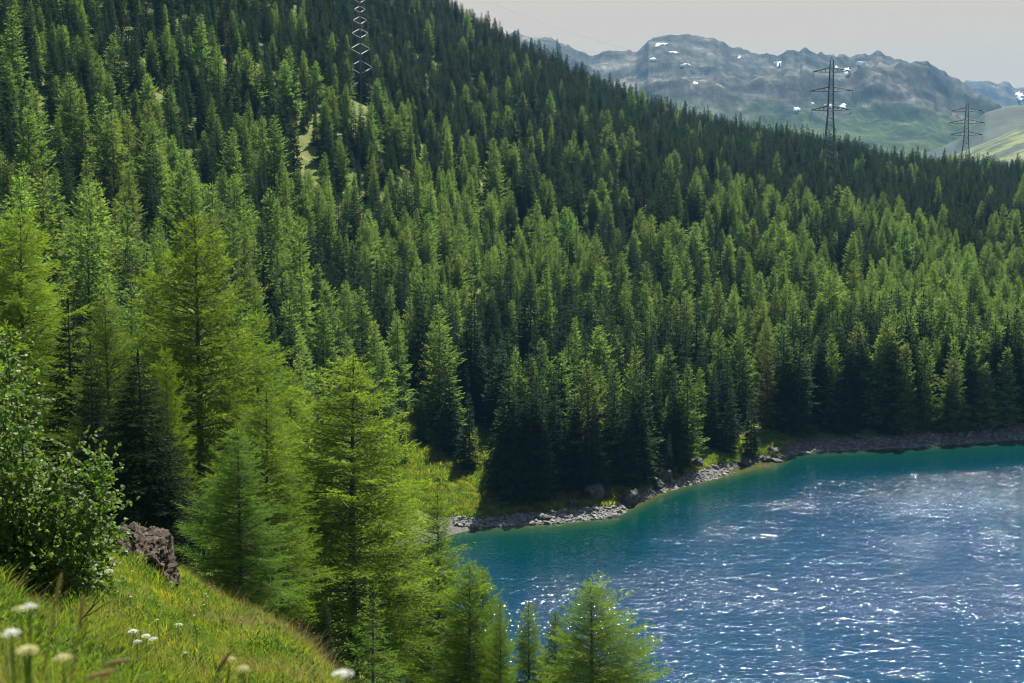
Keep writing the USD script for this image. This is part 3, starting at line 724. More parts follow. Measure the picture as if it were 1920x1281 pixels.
# larches and other trees that stand out in the forest: column, top row, height, kind, label
MARK = [
    (375, 25, 25, 'larch', 'broad light larch high on the slope at the top left'), (408, 85, 18, 'larch', 'bright green larch touching the broad light larch at top left'),
    (460, 92, 20, 'larch', 'dull green larch between two bright ones at the top left'), (542, 85, 22, 'larch', 'rounded light larch left of the steel mast at the top'),
    (592, 113, 16, 'larch', 'slim bare stemmed larch above the bright clearing at the top'), (130, 135, 20, 'larch', 'pale tall larch on the far left slope'),
    (22, 10, 26, 'larch', 'big dull larch in the top left corner'), (622, 160, 15, 'larch', 'left one of two small larches beside the mast foot'),
    (650, 157, 15, 'larch', 'larch standing right at the foot of the left mast'), (732, 190, 19, 'larch', 'light larch just right of the left mast foot'),
    (838, 238, 18, 'larch', 'brownish green larch halfway between the mast and the slope centre'), (886, 255, 17, 'larch', 'small light larch left of the starry crowned larch'),
    (965, 273, 20, 'larch', 'starry crowned light larch in the upper middle of the slope'), (1000, 285, 17, 'larch', 'light larch touching the starry crowned larch'),
    (925, 162, 17, 'larch', 'solitary pale larch high on the slope below the skyline'), (980, 172, 17, 'larch', 'second pale larch high below the skyline'),
    (1030, 213, 16, 'larch', 'narrow pale larch below the high pair'), (1150, 248, 22, 'larch', 'egg shaped pale larch in the upper right of the slope'),
    (1100, 277, 17, 'larch', 'bright pointed larch left of the egg shaped one'), (1135, 308, 11, 'larch', 'short bright larch between the pointed and the egg shaped larch'),
    (1265, 280, 20, 'larch', 'rounded pale larch right of the egg shaped larch'), (1172, 350, 15, 'larch', 'bright larch beside the stony clearing'),
    (1240, 418, 18, 'larch', 'tall light larch below the stony clearing'), (1320, 310, 15, 'larch', 'small light larch left of the middle pylon'),
    (1372, 337, 18, 'larch', 'left larch of a light trio below the middle pylon'), (1408, 332, 18, 'larch', 'middle larch of a light trio below the middle pylon'),
    (1440, 345, 17, 'larch', 'right larch of a light trio below the middle pylon'), (1500, 326, 17, 'larch', 'yellowish larch below the middle pylon foot'),
    (1460, 383, 20, 'larch', 'spreading star shaped larch right of the slope centre'), (512, 215, 24, 'larch', 'stout grey green larch left of the sunny clearing'),
    (437, 238, 22, 'larch', 'layered light larch left of the stout grey green one'), (397, 343, 20, 'larch', 'rounded light larch above the tallest near larch'),
    (188, 375, 19, 'larch', 'light larch above the left group of pale larches'), (616, 376, 17, 'larch', 'pale larch in the middle left of the forest'),
    (690, 390, 18, 'larch', 'bright larch left of the forest centre'), (800, 400, 18, 'larch', 'dark pointed larch in the forest centre'),
    (572, 352, 18, 'larch', 'dense pale larch below the sunny clearing'), (865, 418, 16, 'larch', 'bright small larch right of the dark pointed one'),
    (990, 573, 15, 'larch', 'smooth egg shaped bright larch in the middle of the forest'), (745, 590, 21, 'larch', 'greyish tall larch right above the golden larch'),
    (822, 597, 23, 'larch', 'tall shaded larch right of the greyish one'), (645, 530, 17, 'larch', 'dark cored larch with bright rim above the golden larch'),
    (620, 572, 17, 'larch', 'pale larch left of the dark cored one'), (1125, 610, 19, 'larch', 'tall bright larch above the lit shore bushes'),
    (1062, 655, 17, 'larch', 'shaded larch above the dark shore grove'), (1000, 668, 19, 'larch', 'bright topped larch over the darkest shore spruces'),
    (1290, 680, 21, 'larch', 'shaggy grey green larch at the edge of the shore'), (1238, 665, 19, 'larch', 'bright larch behind the two small shore spruces'),
    (1105, 672, 24, 'larch', 'ragged brownish larch at the shore edge'), (1388, 615, 20, 'larch', 'tall bright larch near the rocky point'),
    (1440, 640, 20, 'olive', 'brownish tipped larch at the head of the bay'), (1468, 605, 21, 'larch', 'light larch at the left of the bay front row'),
    (1612, 602, 24, 'larch', 'shaggy light larch in the middle of the bay front row'), (1650, 625, 22, 'larch', 'light larch with bright right edge in the bay front row'),
    (1700, 640, 22, 'larch', 'drooping light larch in the bay front row'), (1738, 630, 22, 'larch', 'smooth larch with dark left side in the bay front row'),
    (1792, 668, 19, 'larch', 'small rounded larch at the water in the bay'), (1852, 678, 18, 'larch', 'bright sided larch near the right end of the bay'),
    (1822, 618, 22, 'larch', 'high larch behind the small rounded one at the bay'), (1890, 650, 20, 'larch', 'larch at the right edge above the stony shore'),
    (1520, 490, 22, 'larch', 'broad grey green larch above the head of the bay'), (1662, 515, 20, 'larch', 'rounded light larch above the bay middle'),
    (1740, 535, 20, 'larch', 'domed light larch above the right side of the bay'), (1900, 392, 22, 'larch', 'pale larch at the right edge of the high forest'),
    (1868, 395, 20, 'larch', 'pale larch next to the right edge in the high forest'), (1840, 376, 20, 'larch', 'tall pale larch in the high forest at right'),
    (1815, 470, 19, 'larch', 'starry pale larch in front of the high right group'), (1283, 545, 20, 'larch', 'light larch right of the forest centre above the shore'),
    (1165, 485, 16, 'larch', 'cone shaped bluish larch in the right centre of the forest'), (1190, 430, 16, 'larch', 'bright forked larch above the cone shaped one'),
    (80, 414, 19, 'larch', 'leftmost of the pale larches behind the left edge larch'), (108, 432, 17, 'larch', 'second pale larch behind the left edge larch'),
    (135, 428, 18, 'larch', 'third pale larch behind the left edge larch'), (185, 425, 20, 'larch', 'highest of the pale larches behind the pointed larch'),
    (212, 442, 18, 'olive', 'brownish larch among the pale larches on the left'), (240, 440, 19, 'larch', 'pale larch right of the brownish one on the left'),
    (275, 450, 19, 'larch', 'pale larch left of the tallest larch top'), (243, 495, 16, 'olive', 'orange tinged small larch above the pointed larch'),
    (150, 505, 17, 'olive', 'olive coloured larch left of the pointed larch top'), (250, 372, 20, 'dry', 'dead brown spruce above the pale left larches'),
    (468, 490, 15, 'larch', 'vivid green small larch right of the tallest larch'), (545, 505, 18, 'larch', 'rounded dark green larch right of the vivid small one'),
    (790, 728, 11, 'spruce', 'regular young spruce at the top of the lit grass gap'), (753, 780, 9, 'spruce', 'small spruce beside the right flank of the golden larch'),
    (843, 680, 18, 'spruce', 'neatly layered dark spruce right of the young spruce'), (880, 735, 15, 'spruce', 'spruce casting its shadow on the lit shore grass'),
    (1255, 812, 9, 'spruce', 'left one of two small lit spruces on the stony shore'), (1277, 825, 8, 'spruce', 'right one of two small lit spruces on the stony shore'),
    (952, 660, 26, 'spruce', 'blackest tall spruce at the shore left of the grove'), (1042, 700, 22, 'spruce', 'tall black spruce in the shore grove'),
    (1152, 690, 22, 'spruce', 'large spruce with black left side beside the boulders'), (1208, 700, 18, 'spruce', 'spruce with lit right edge beside the boulders'),
    (1370, 720, 15, 'spruce', 'pointed spruce at the inner end of the rocky point'), (1410, 725, 15, 'spruce', 'outermost spruce on the rocky point'),
    (1335, 690, 17, 'spruce', 'spruce behind the grassy patch of the rocky point'),
]
mark_xy = []
for q, (px, py, h, kind, lab) in enumerate(MARK):
    dmin = 244
    if 60 < px < 300 and 400 < py < 520:
        dmin = 150
    if px < 900 and py > 660:
        dmin = 225
    if px > 1000 and py > 590:
        dmin = float(shore_distance(az_of(px))) + 6
    p = place_by_top(px, py, h, dmin)
    if p[2] < 0.5:
        continue
    hh = CAMZ + ray(px, py)[2] * np.hypot(p[0], p[1]) - p[2]
    forest.append((p[0], p[1], p[2], float(np.clip(hh, 0.7 * h, 1.35 * h)), kind, lab, rng.uniform(0.8, 1.0) if kind == 'spruce' else rng.uniform(0.88, 1.1)))
    mark_xy.append(p[:2])
mark_xy = np.array(mark_xy)

# pylons stand in clearings
PYLONS = [(677, 187, 8.2, 62.0, None), (1557, 318, 8.4, 60.0, 107), (1813, 335, 8.2, 58.0, 190)]


def seat(px, py, dmin=300):
    d = ray(px, py)
    D = np.arange(dmin, 1200, 0.5)
    f = ground(d[0] * D, d[1] * D) - (CAMZ + d[2] * D)
    k = np.nonzero(f > 0)[0]
    D = D[k[0]] if len(k) else 1000.0
    return np.array([d[0] * D, d[1] * D, ground1(d[0] * D, d[1] * D)])


clear = []   # x, y, half width across the view, depth towards the viewer, depth behind
for px, py, w, dep in [(60, 225, 4, 22), (287, 182, 4, 24), (575, 285, 5, 32), (678, 200, 5, 56), (1195, 380, 9, 32), (1285, 440, 7, 28), (1240, 405, 6, 24), (1580, 520, 6, 28), (1790, 572, 8, 28), (820, 930, 10, 28), (835, 975, 15, 32), (760, 345, 4, 28), (455, 470, 4, 20), (1720, 560, 4, 18), (590, 330, 4, 28), (905, 345, 4, 26), (1010, 250, 4, 30), (1105, 395, 5, 28)]:
    g = seat(px, py, 225 if py > 800 else 300)
    clear.append((g[0], g[1], w, dep, 6))

s = 4.7
gx, gy = np.meshgrid(np.arange(-520, 620, s), np.arange(100, 1220, s))
cx = (gx + rng.uniform(-0.48, 0.48, gx.shape) * s).ravel()
cy = (gy + rng.uniform(-0.48, 0.48, gx.shape) * s).ravel()
cz = ground(cx, cy)
az, D = np.arctan2(cx, cy), np.hypot(cx, cy)
edge = D - shore_distance(az)
pxs, pys, _ = project(np.stack([cx, cy, cz], -1))
ok = (np.abs(az) < math.radians(23.5)) & (cz > 2.2) & (D < 1180)
ok &= ((edge > np.where(pxs < 940, 46, np.where(pxs < 1000, 14, np.where(pxs > 1480, 11, np.where(pxs > 1290, 22, np.where(pxs > 1190, 13, 7.5)))))) & (pxs > 745)) | ((pxs <= 745) & (D > np.interp(pxs, [-400, 0, 400, 600, 745], [135, 125, 130, 150, 262])))
ok &= ~((pxs > 1325) & (pxs < 1490) & (edge < 13))
for x0, y0, w, dep, beh in clear:
    r = np.array([x0, y0]) / math.hypot(x0, y0)
    along, across = (cx - x0) * r[0] + (cy - y0) * r[1], (cx - x0) * r[1] - (cy - y0) * r[0]
    ok &= ~((np.abs(across) < w * np.where(along < 0, 1 - 0.5 * np.abs(along) / dep, 1)) & (along > -dep) & (along < beh))
ok &= cKDTree(np.vstack([mark_xy, near_xy])).query(np.stack([cx, cy], 1))[0] > 3.0
# thin out at random so that gaps stay
thin = meshkit.fbm(np.stack([cx / 22, cy / 22, 0 * cx], -1), 3, 77)
ok &= rng.uniform(0, 1, len(cx)) > 0.06 + 0.5 * np.clip((thin - 0.60) / 0.2, 0, 1)
cx, cy, cz, D, pxs, pys, edge = (v[ok] for v in (cx, cy, cz, D, pxs, pys, edge))
patch = meshkit.fbm(np.stack([cx / 38, cy / 38, 0 * cx], -1), 3, 21)
p_larch = np.where(D > 620, 0.035, np.where(D < 480, 0.30, 0.10)) * np.where((pys < 380) & (pxs < 750), 0.5, 1.0) + np.where((pxs > 1340) & (D > 330) & (D < 620), 0.26, 0) + np.where((pxs < 420) & (D < 260), 0.45, 0)
p_larch = np.clip(p_larch * (0.15 + 2.6 * np.clip((patch - 0.32) / 0.35, 0, 1)), 0, 0.8)
p_pine = np.clip((D - 400) / 260, 0, 1) * 0.55
u = rng.uniform(0, 1, len(cx))
kinds = np.where(u < p_larch, 'larch', np.where(u < p_larch + p_pine, 'pine', 'spruce'))
hts = np.where(D < 330, rng.normal(16.0, 4.4, len(cx)), rng.normal(14.8, 3.8, len(cx)))
hts = np.where((edge < 30) & (pxs > 900), hts + 2.5, hts)
hts = np.where((pxs > 1480) & (edge < 45), hts + 2, hts)
hts = np.where(D > 800, hts * 0.92, hts) * np.where(rng.uniform(0, 1, len(cx)) < 0.12, 0.6, 1.0)
hts = np.where((pxs < 900) & (D > 330), hts * 0.86, hts)
hts = np.clip(hts, 5, 27)
for q in range(len(cx)):
    forest.append((cx[q], cy[q], cz[q], hts[q], str(kinds[q]), None, rng.uniform(0.68, 1.02)))

for px0, px1, e0, e1, nn, hm in ((1470, 1990, 9, 34, 150, 20.5), (945, 1085, 9, 26, 30, 20.0), (1090, 1270, 10, 24, 20, 16.0)):
    for q in range(nn):
        a_ = az_of(rng.uniform(px0, px1))
        d_ = float(shore_distance(a_)) + rng.uniform(e0, e1)
        x_, y_ = math.sin(a_) * d_, math.cos(a_) * d_
        z_ = ground1(x_, y_)
        if z_ > 1.0 and np.min(np.hypot(mark_xy[:, 0] - x_, mark_xy[:, 1] - y_)) > 2.0:
            forest.append((x_, y_, z_, float(np.clip(rng.normal(hm, 3.0), 8, 27)), 'larch' if px0 > 1400 and rng.uniform() < 0.25 else 'spruce', None, rng.uniform(0.72, 1.0)))

# which trees the view shows, and how large: outlines drawn from front to back on a coarse raster
W_, H_ = 960, 640
seen = np.zeros((H_, W_), bool)
skirt = stand(300, 20)
order = sorted(range(len(forest)), key=lambda q: forest[q][0] ** 2 + forest[q][1] ** 2)
area = np.zeros(len(forest))


def cover(x, y, z, h, r):
    u0, v0, f0 = project(np.array([x, y, z]))
    u1, v1, f1 = project(np.array([x, y, z + h]))
    a, b = int(max(0, v1 / 2)), int(min(H_, v0 / 2))
    got = 0
    rp = r * FPX / f0 / 2
    for row in range(a, b):
        t = (row - v1 / 2) / max((v0 - v1) / 2, 1)
        hw = rp * min(1, t * 1.15) * 0.85
        l, m = int(max(0, u0 / 2 - hw)), int(min(W_, u0 / 2 + hw + 1))
        if m > l:
            got += np.count_nonzero(~seen[row, l:m])
            seen[row, l:m] = True
    return got


for (px, py, D0, kind, v, wf, lab), xy in zip(NEARS, near_xy):
    z0 = ground1(*xy)
    cover(xy[0], xy[1], z0, CAMZ + ray(px, py)[2] * D0 - z0, 3.0 if D0 > 50 else 1.3)
for q in order:
    x, y, z, h, kind, lab, wf = forest[q]
    area[q] = cover(x, y, z, h, h * 0.205 * wf)

PLACE = [  # where in the view a tree stands, by its foot: first match
    (lambda px, py, D, e: px > 1480 and e < 40, 'in the front row along the shaded bay'),
    (lambda px, py, D, e: px > 1320 and e < 32, 'on the wooded rocky point'),
    (lambda px, py, D, e: px > 1120 and e < 34, 'at the shore behind the boulders'),
    (lambda px, py, D, e: px > 930 and e < 40, 'in the dark grove at the shore'),
    (lambda px, py, D, e: px > 700 and D < 300, 'above the lit grass gap by the lake'),
    (lambda px, py, D, e: px <= 700 and D < 230, 'behind the tall larches on the left'),
    (lambda px, py, D, e: D > 860 or py < 40, 'along the skyline ridge'),
    (lambda px, py, D, e: px < 620 and D > 400, 'on the upper slope left of the steel mast'),
    (lambda px, py, D, e: px < 1000 and D > 480, 'on the upper slope right of the steel mast'),
    (lambda px, py, D, e: px < 1450 and D > 520, 'on the slope below the middle pylon'),
    (lambda px, py, D, e: D > 520, 'on the gentle slope below the right pylon'),
    (lambda px, py, D, e: px < 600, 'on the left slope above the tall larches'),
    (lambda px, py, D, e: px < 1000, 'in the middle slope above the lit grass gap'),
    (lambda px, py, D, e: px < 1400, 'in the middle slope above the boulder shore'),
    (lambda px, py, D, e: True, 'on the slope above the shaded bay'),
]
LOOKS_OF = {'spruce': ('dark green spruce', 'spruce'), 'pine': ('ragged brownish pine', 'pine'), 'larch': ('light green larch', 'larch'), 'olive': ('brownish larch', 'larch'), 'dry': ('dead brown spruce', 'spruce')}
CUT = [' in the ', ' left of', ' right of', ' above', ' below', ' on the', ' at the', ' beside', ' behind', ' between', ' among', ' near', ' over', ' just', ' high', ' directly', ' touching', ' standing', ' halfway', ' next', ' with', ' casting', ' whose', ' rising', ' close']


def short(label):
    return label[:min([label.find(c) for c in CUT if label.find(c) > 0] + [len(label)])]


LAND = [(q[0], q[1] + 40, short(q[4])) for q in MARK] + [(q[0], q[1] + 60, short(q[6])) for q in NEARS]
names = [l[2] for l in LAND]
LAND = [l for l in LAND if names.count(l[2]) == 1 and 2 < len(l[2].split()) < 6]
LAND += [(677, 100, 'steel mast'), (1560, 230, 'middle pylon'), (1815, 270, 'right pylon'), (1178, 935, 'angular dark boulder'), (1600, 840, 'scree of the bay'), (1460, 850, 'tip of the rocky point'), (1850, 820, 'right end of the bay shore')]
ORDINAL = ['nearest', 'second', 'third', 'fourth', 'fifth', 'sixth', 'seventh', 'eighth', 'ninth', 'tenth', 'eleventh', 'twelfth']


def locate(items, land, reach=len(ORDINAL)):
    """items: (u, v, what). A phrase for each that says which one it is by the landmark closest to it in the view."""
    out, per = [None] * len(items), {}
    for q, (u, v, what) in enumerate(items):
        k = min(range(len(land)), key=lambda k: math.hypot(land[k][0] - u, land[k][1] - v))
        du, dv = u - land[k][0], v - land[k][1]
        side = ('to the right of' if du > 0 else 'to the left of') if abs(du) > abs(dv) else ('below' if dv > 0 else 'above')
        per.setdefault((what, k, side), []).append((math.hypot(du, dv), q))
    for (what, k, side), rows in per.items():
        for i, (_, q) in enumerate(sorted(rows)):
            n = ORDINAL[i] if i < reach else 'farthest' if i == len(rows) - 1 else f'{i + 1}th'
            out[q] = f'{n} {what} {side} the {land[k][2]}'
    return out


count = {}
rest, single = [], []
for q in sorted(range(len(forest)), key=lambda q: -area[q]):
    x, y, z, h, kind, lab, wf = forest[q]
    base = KINDS[kind]
    cls = base[int(rng.integers(len(base)))]
    sc = h / HEIGHT[cls]
    scale = (sc * wf, sc * wf, sc)
    rz = rng.uniform(0, 360)
    count.setdefault(kind, 0)
    if (lab and area[q] > 2) or (area[q] > 14 and count[kind] < 285):
        count[kind] += 1
        px, py, _ = project(np.array([x, y, z]))
        ptop = project(np.array([x, y, z + h]))[1]
        e = math.hypot(x, y) - float(shore_distance(math.atan2(x, y)))
        where = next(t for f, t in PLACE if f(px, py, math.hypot(x, y), e))
        size = 'tall' if h > 19.5 else 'short' if h < 14 else 'middling'
        single.append((cls, kind, lab, (x, y, z), rz, scale, float(px), float(ptop), size, where))
    else:
        rest.append((x, y, z, cls, rz, scale))
found = locate([(t[6], t[7] + 40, f'{t[8]} {LOOKS_OF[t[1]][0]}') for t in single if not t[2]], LAND)
for cls, kind, lab, loc, rz, scale, px, ptop, size, where in single:
    name = {'spruce': 'spruce_tree', 'pine': 'pine_tree', 'larch': 'larch_tree', 'olive': 'larch_tree', 'dry': 'spruce_tree'}[kind]
    cat = LOOKS_OF[kind][1]
    copy_of(cls, name, lab or found.pop(0), cat, loc, rz, scale, None if lab else f'{cat} trees {where}')
allk = sorted({r[3] for r in rest})
instancer('forest', 'dense conifer forest covering the far slope in one mass', 'forest', allk, [r[:3] for r in rest], [allk.index(r[3]) for r in rest], [r[4] for r in rest], [r[5] for r in rest])
print('trees', len(forest), 'single', count, 'rest', len(rest))

# ------------------------------------------------------------------ pylons and wires
def bar(a, b, w=0.12):
    a, b = np.asarray(a, float), np.asarray(b, float)
    return tube([a, b], [w / 2 * 1.41] * 2, 4)


def pylon(label, loc, rz, H, B, arm_z=(0.62, 0.765, 0.91), arm_l=(10.0, 11.0, 9.5), brace=0.15, strut_look=None):
    t = thing('steel_pylon', label, 'pylon', loc, rz)
    waist, topw = 0.30 * B, 0.20 * B

    def half(z):
        return np.interp(z, [0, 0.58 * H, 0.94 * H, H], [B / 2, waist / 2 * 1.15, topw / 2 * 1.1, topw / 2 * 0.9])
    corner = [(1, 1), (-1, 1), (-1, -1), (1, -1)]
    for sx, sy in corner:
        z = np.array([-1.5, 0.3 * H, 0.58 * H, 0.94 * H, H])
        h_ = np.array([half(max(q, 0)) for q in z])
        obj('leg', tube(np.stack([sx * h_, sy * h_, z], 1), [0.30, 0.27, 0.23, 0.18, 0.14], 4), steel_look, t)
    node = lambda c, z: np.array([corner[c][0] * half(z), corner[c][1] * half(z), min(z, H)])
    z0 = 0.5
    while z0 < 0.97 * H:
        p = 2 * half(z0)
        zm, z1, zn = z0 + 0.42 * p, z0 + 0.84 * p, z0 + 1.08 * p
        w = brace * (1.0 if z0 < 0.6 * H else 0.7)
        for a_, b_ in (((3, z0), (0, zm)), ((3, z0), (2, zm)), ((0, zm), (1, z1)), ((2, zm), (1, z1))):
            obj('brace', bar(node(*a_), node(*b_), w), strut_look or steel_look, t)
        for a_, b_ in (((0, zm), (3, zn)), ((2, zm), (3, zn)), ((1, z1), (0, zn + 0.42 * p)), ((1, z1), (2, zn + 0.42 * p))):
            obj('brace', bar(node(*a_), node(*b_), 0.09), steel_look, t)
        z0 = zn
    for f, l in zip(arm_z, arm_l):
        z = f * H
        h0 = half(z)
        for s in (-1, 1):
            tip = np.array([s * l, 0, z + 0.4])
            pts = [bar((s * h0, h0, z), tip, .32), bar((s * h0, -h0, z), tip, .32), bar((s * h0, h0, z + 2.3), tip, .32), bar((s * h0, -h0, z + 2.3), tip, .32)]
            for g in (0.25, 0.5, 0.75):
                P = [np.array((s * h0, y, zz)) * (1 - g) + tip * g for y in (h0, -h0) for zz in (z, z + 2.3)]
                pts += [bar(P[0], P[1], .12), bar(P[2], P[3], .12), bar(P[0], P[2], .12), bar(P[1], P[3], .12)]
            obj('cross_arm', join(pts), steel_look, t)
            zi = np.linspace(0, 2.6, 14)
            obj('insulator', tube(np.stack([tip[0] + 0 * zi, 0 * zi, tip[2] - zi], 1), [0.06 + 0.09 * (i % 2) for i in range(14)], 6), glass_look, t)
    obj('peak', join([bar((sx * half(H), sy * half(H), H), (0, 0, H + 1.6), .10) for sx, sy in corner]), steel_look, t)
    return t


PP = []
for k, (px, py, B, H, topy) in enumerate(PYLONS):
    g = seat(px, py)
    if k == 0:
        pass
    lab = ['steel mast whose diamond bracing leaves the picture top among the trees', 'tall lattice pylon with three cross arms before the grey mountain', 'smaller farther lattice pylon with three cross arms at right'][k]
    if topy is not None:
        Dp = [0, 760.0, 960.0][k]
        g = stand(px, Dp, 220)
        H = CAMZ + ray(px, topy)[2] * Dp - g[2] - 1.6
    PP.append((g, H))
    pylon(lab, g, [-38, -20, -20][k], H, B, brace=[0.22, 0.22, 0.22][k], strut_look=[sunlit_steel_look, None, None][k])
for arm, l in ((0.62, 10.0), (0.765, 11.0), (0.91, 9.5)):
    for s in (-1, 1):
        for (g0, h0, r0), (g1, h1, r1) in (((PP[0][0], PP[0][1], -38), (PP[1][0], PP[1][1], -20)), ((PP[1][0], PP[1][1], -20), (PP[2][0], PP[2][1], -20))):
            a = g0 + [s * l * math.cos(math.radians(r0)), s * l * math.sin(math.radians(r0)), arm * h0 - 2.2]
            b = g1 + [s * l * math.cos(math.radians(r1)), s * l * math.sin(math.radians(r1)), arm * h1 - 2.2]
            tt = np.linspace(0, 1, 25)[:, None]
            c = a * (1 - tt) + b * tt
            c[:, 2] -= 14 * 4 * (tt * (1 - tt))[:, 0]
            side = 'left' if s < 0 else 'right'
            lvl = {0.62: 'lowest', 0.765: 'middle', 0.91: 'top'}[arm]
            pair = 'the steel mast to the middle pylon' if g0 is PP[0][0] else 'the middle pylon to the right pylon'
            tag(obj('power_line', tube(c, np.full(25, 0.018), 4), steel_look), f'thin wire at the {side} {lvl} arm from {pair}', 'wire', 'power lines over the forest')

# ------------------------------------------------------------------ shore stones
def rock(seed, sx, sy, sz, rough=0.35, sub=2):
    r = np.random.default_rng(seed)
    pts = r.normal(0, 1, (18, 3))
    pts /= np.linalg.norm(pts, axis=1, keepdims=True)
    pts *= r.uniform(0.75, 1.1, (18, 1))
    pts = np.sign(pts) * np.abs(pts) ** 0.8
    m = trimesh.convex.convex_hull(pts * [sx, sy, sz])
    if sub:
        m = m.subdivide().subdivide() if sub == 2 else m.subdivide()
        v = np.array(m.vertices)
        n = np.array(m.vertex_normals)
        d = meshkit.fbm(v / (0.35 * max(sx, sy)), 3, seed) - 0.5
        m = trimesh.Trimesh(v + n * (d * rough * min(sx, sy, sz))[:, None], m.faces, process=False)
    return m


STONES = []
for k in range(8):
    c = class_prim(f'stone_kind_{k}')
    usdkit.mesh(stage, c + '/stone', rock(900 + k, 1.0, 0.75 if k % 2 else 0.9, 0.42 if k % 3 else 0.6, 0.3, 1), stone_look, smooth=25)
    STONES.append(c)
BOULDERS = [(1178, 940, 6.0, 4.2, 'angular dark boulder with a pale ridge on the shore'), (1248, 915, 4.6, 3.8, 'rounded dark boulder on the stony shore'), (1232, 925, 4.4, 2.8, 'cracked slab boulder left of the rounded one'),
            (1112, 935, 6.6, 4.2, 'large shaded boulder below the light bush'), (1075, 950, 3.4, 2.2, 'broken blocky stone at the end of the shaded bank'), (1458, 858, 5.0, 2.2, 'flat topped slab at the tip of the rocky point'),
            (1440, 862, 3.0, 2.0, 'block behind the slab at the tip of the point'), (1310, 885, 4.2, 2.4, 'grey boulder in the shade behind the small lit spruces'), (1398, 872, 4.0, 2.4, 'pale boulder on the middle of the rocky point'),
            (1453, 834, 4.2, 3.0, 'rounded rock in the shade at the head of the bay'), (1610, 826, 3.0, 1.8, 'round stone on the shaded scree of the bay'), (1198, 940, 2.6, 1.8, 'wedge stone beside the angular dark boulder'),
            (1378, 898, 2.4, 1.3, 'dark block at the waterline of the point'), (1290, 922, 2.6, 1.0, 'flat slab lying at the waterline'), (1020, 968, 3.6, 1.4, 'low dark ledge at the shaded waterline')]
for k, (px, py, w, h, lab) in enumerate(BOULDERS):
    Dd = float(shore_distance(az_of(px))) + np.interp(k, range(15), [4, 6, 5, 9, 5, 3, 5, 9, 6, 7, 6, 3, 1, 1, 1])
    p = stand(px, Dd)
    b = obj('boulder', rock(950 + k, w * 0.40, w * 0.34, h * 0.50, 0.4), boulder_look, smooth=28)
    place(UsdGeom.Xformable(b), p + [0, 0, h * 0.22], rng.uniform(0, 360))
    tag(b, lab, 'boulder')
# loose stones in a belt along the waterline
ns = 6500
spx = rng.uniform(850, 1960, ns)
sd = np.array([float(shore_distance(az_of(q))) for q in spx])
belt = np.interp(spx, [850, 940, 1060, 1150, 1250, 1350, 1480, 1500, 1960], [2.5, 3.0, 4, 6, 9, 10, 6, 6, 7])
off = rng.uniform(-0.8, 1, ns) * 1.0
off = np.where(off > 0, off ** 1.2 * belt, off * 1.2)
sx_, sy_ = np.sin([az_of(q) for q in spx]) * (sd + off), np.cos([az_of(q) for q in spx]) * (sd + off)
sz_ = ground(sx_, sy_)
size = np.clip(rng.lognormal(-1.35, 0.55, ns), 0.10, 1.1)
which = rng.integers(0, 8, ns)
rzs = rng.uniform(0, 360, ns)
big = np.argsort(-size)[:270]
STRETCH = [(940, 'below the lit grass at the lake corner'), (1140, 'along the shaded bank of the grove'), (1300, 'on the sunlit boulder shore'), (1480, 'on the sunlit rocky point'), (1700, 'on the shaded scree of the bay'), (9999, 'on the shore at the right end of the bay')]
bu, bv_, _ = project(np.stack([sx_, sy_, sz_], 1)[big])
STONE_LAND = [(b[0], b[1], b[4].split(' at the')[0].split(' on the')[0].split(' behind')[0].split(' in the')[0].split(' left of')[0].split(' of the broken')[0].split(' below')[0].split(' beside')[0].split(' lying')[0]) for b in BOULDERS] + [(900, 985, 'lake corner'), (1905, 822, 'right picture edge'), (1715, 838, 'pale broken stump of the bay'), (1560, 848, 'left half of the bay scree')]
said = locate([(float(u), float(v), ('bigger' if size[q] > 0.72 else 'smaller') + ' angular stone') for u, v, q in zip(bu, bv_, big)], STONE_LAND)
for q, lab in zip(big, said):
    where = next(t for lim, t in STRETCH if spx[q] < lim)
    copy_of(STONES[which[q]], 'shore_stone', lab, 'stone', (sx_[q], sy_[q], sz_[q] + 0.1 * size[q]), rzs[q], float(size[q]), f'loose stones {where}', tilt=float(rng.normal(0, 12)))
small = np.setdiff1d(np.arange(ns), big)
instancer('shore_gravel', 'loose broken stones and gravel along the waterline', 'gravel', STONES, np.stack([sx_, sy_, sz_ + 0.06], 1)[small], which[small], rzs[small], size[small])

# driftwood and fallen trunks on the far shore
def log(px0, py0, D0, px1, py1, D1, r, label, bendz=0.4):
    a, b = at(px0, py0, D0), at(px1, py1, D1)
    t_ = np.linspace(0, 1, 9)[:, None]
    c = a * (1 - t_) + b * t_
    c[:, 2] -= bendz * 4 * (t_ * (1 - t_))[:, 0]
    tag(obj('fallen_trunk', tube(c, np.linspace(r, r * 0.5, 9), 7), wood_look, smooth=True), label, 'dead trunk')


log(1770, 806, 346, 1832, 768, 352, 0.09, 'long bleached trunk leaning out of the trees above the bay', 0.6)
log(1710, 797, 340, 1714, 812, 339, 0.16, 'upright pale broken stump at the bay')
log(1470, 826, 322, 1477, 836, 320, 0.08, 'short leaning snag left of the bay scree')
log(1690, 792, 341, 1708, 808, 338, 0.08, 'grey branch tangle stem left of the pale stump')
log(1700, 808, 338, 1698, 816, 337, 0.08, 'thin grey post like snag on the bay bank')

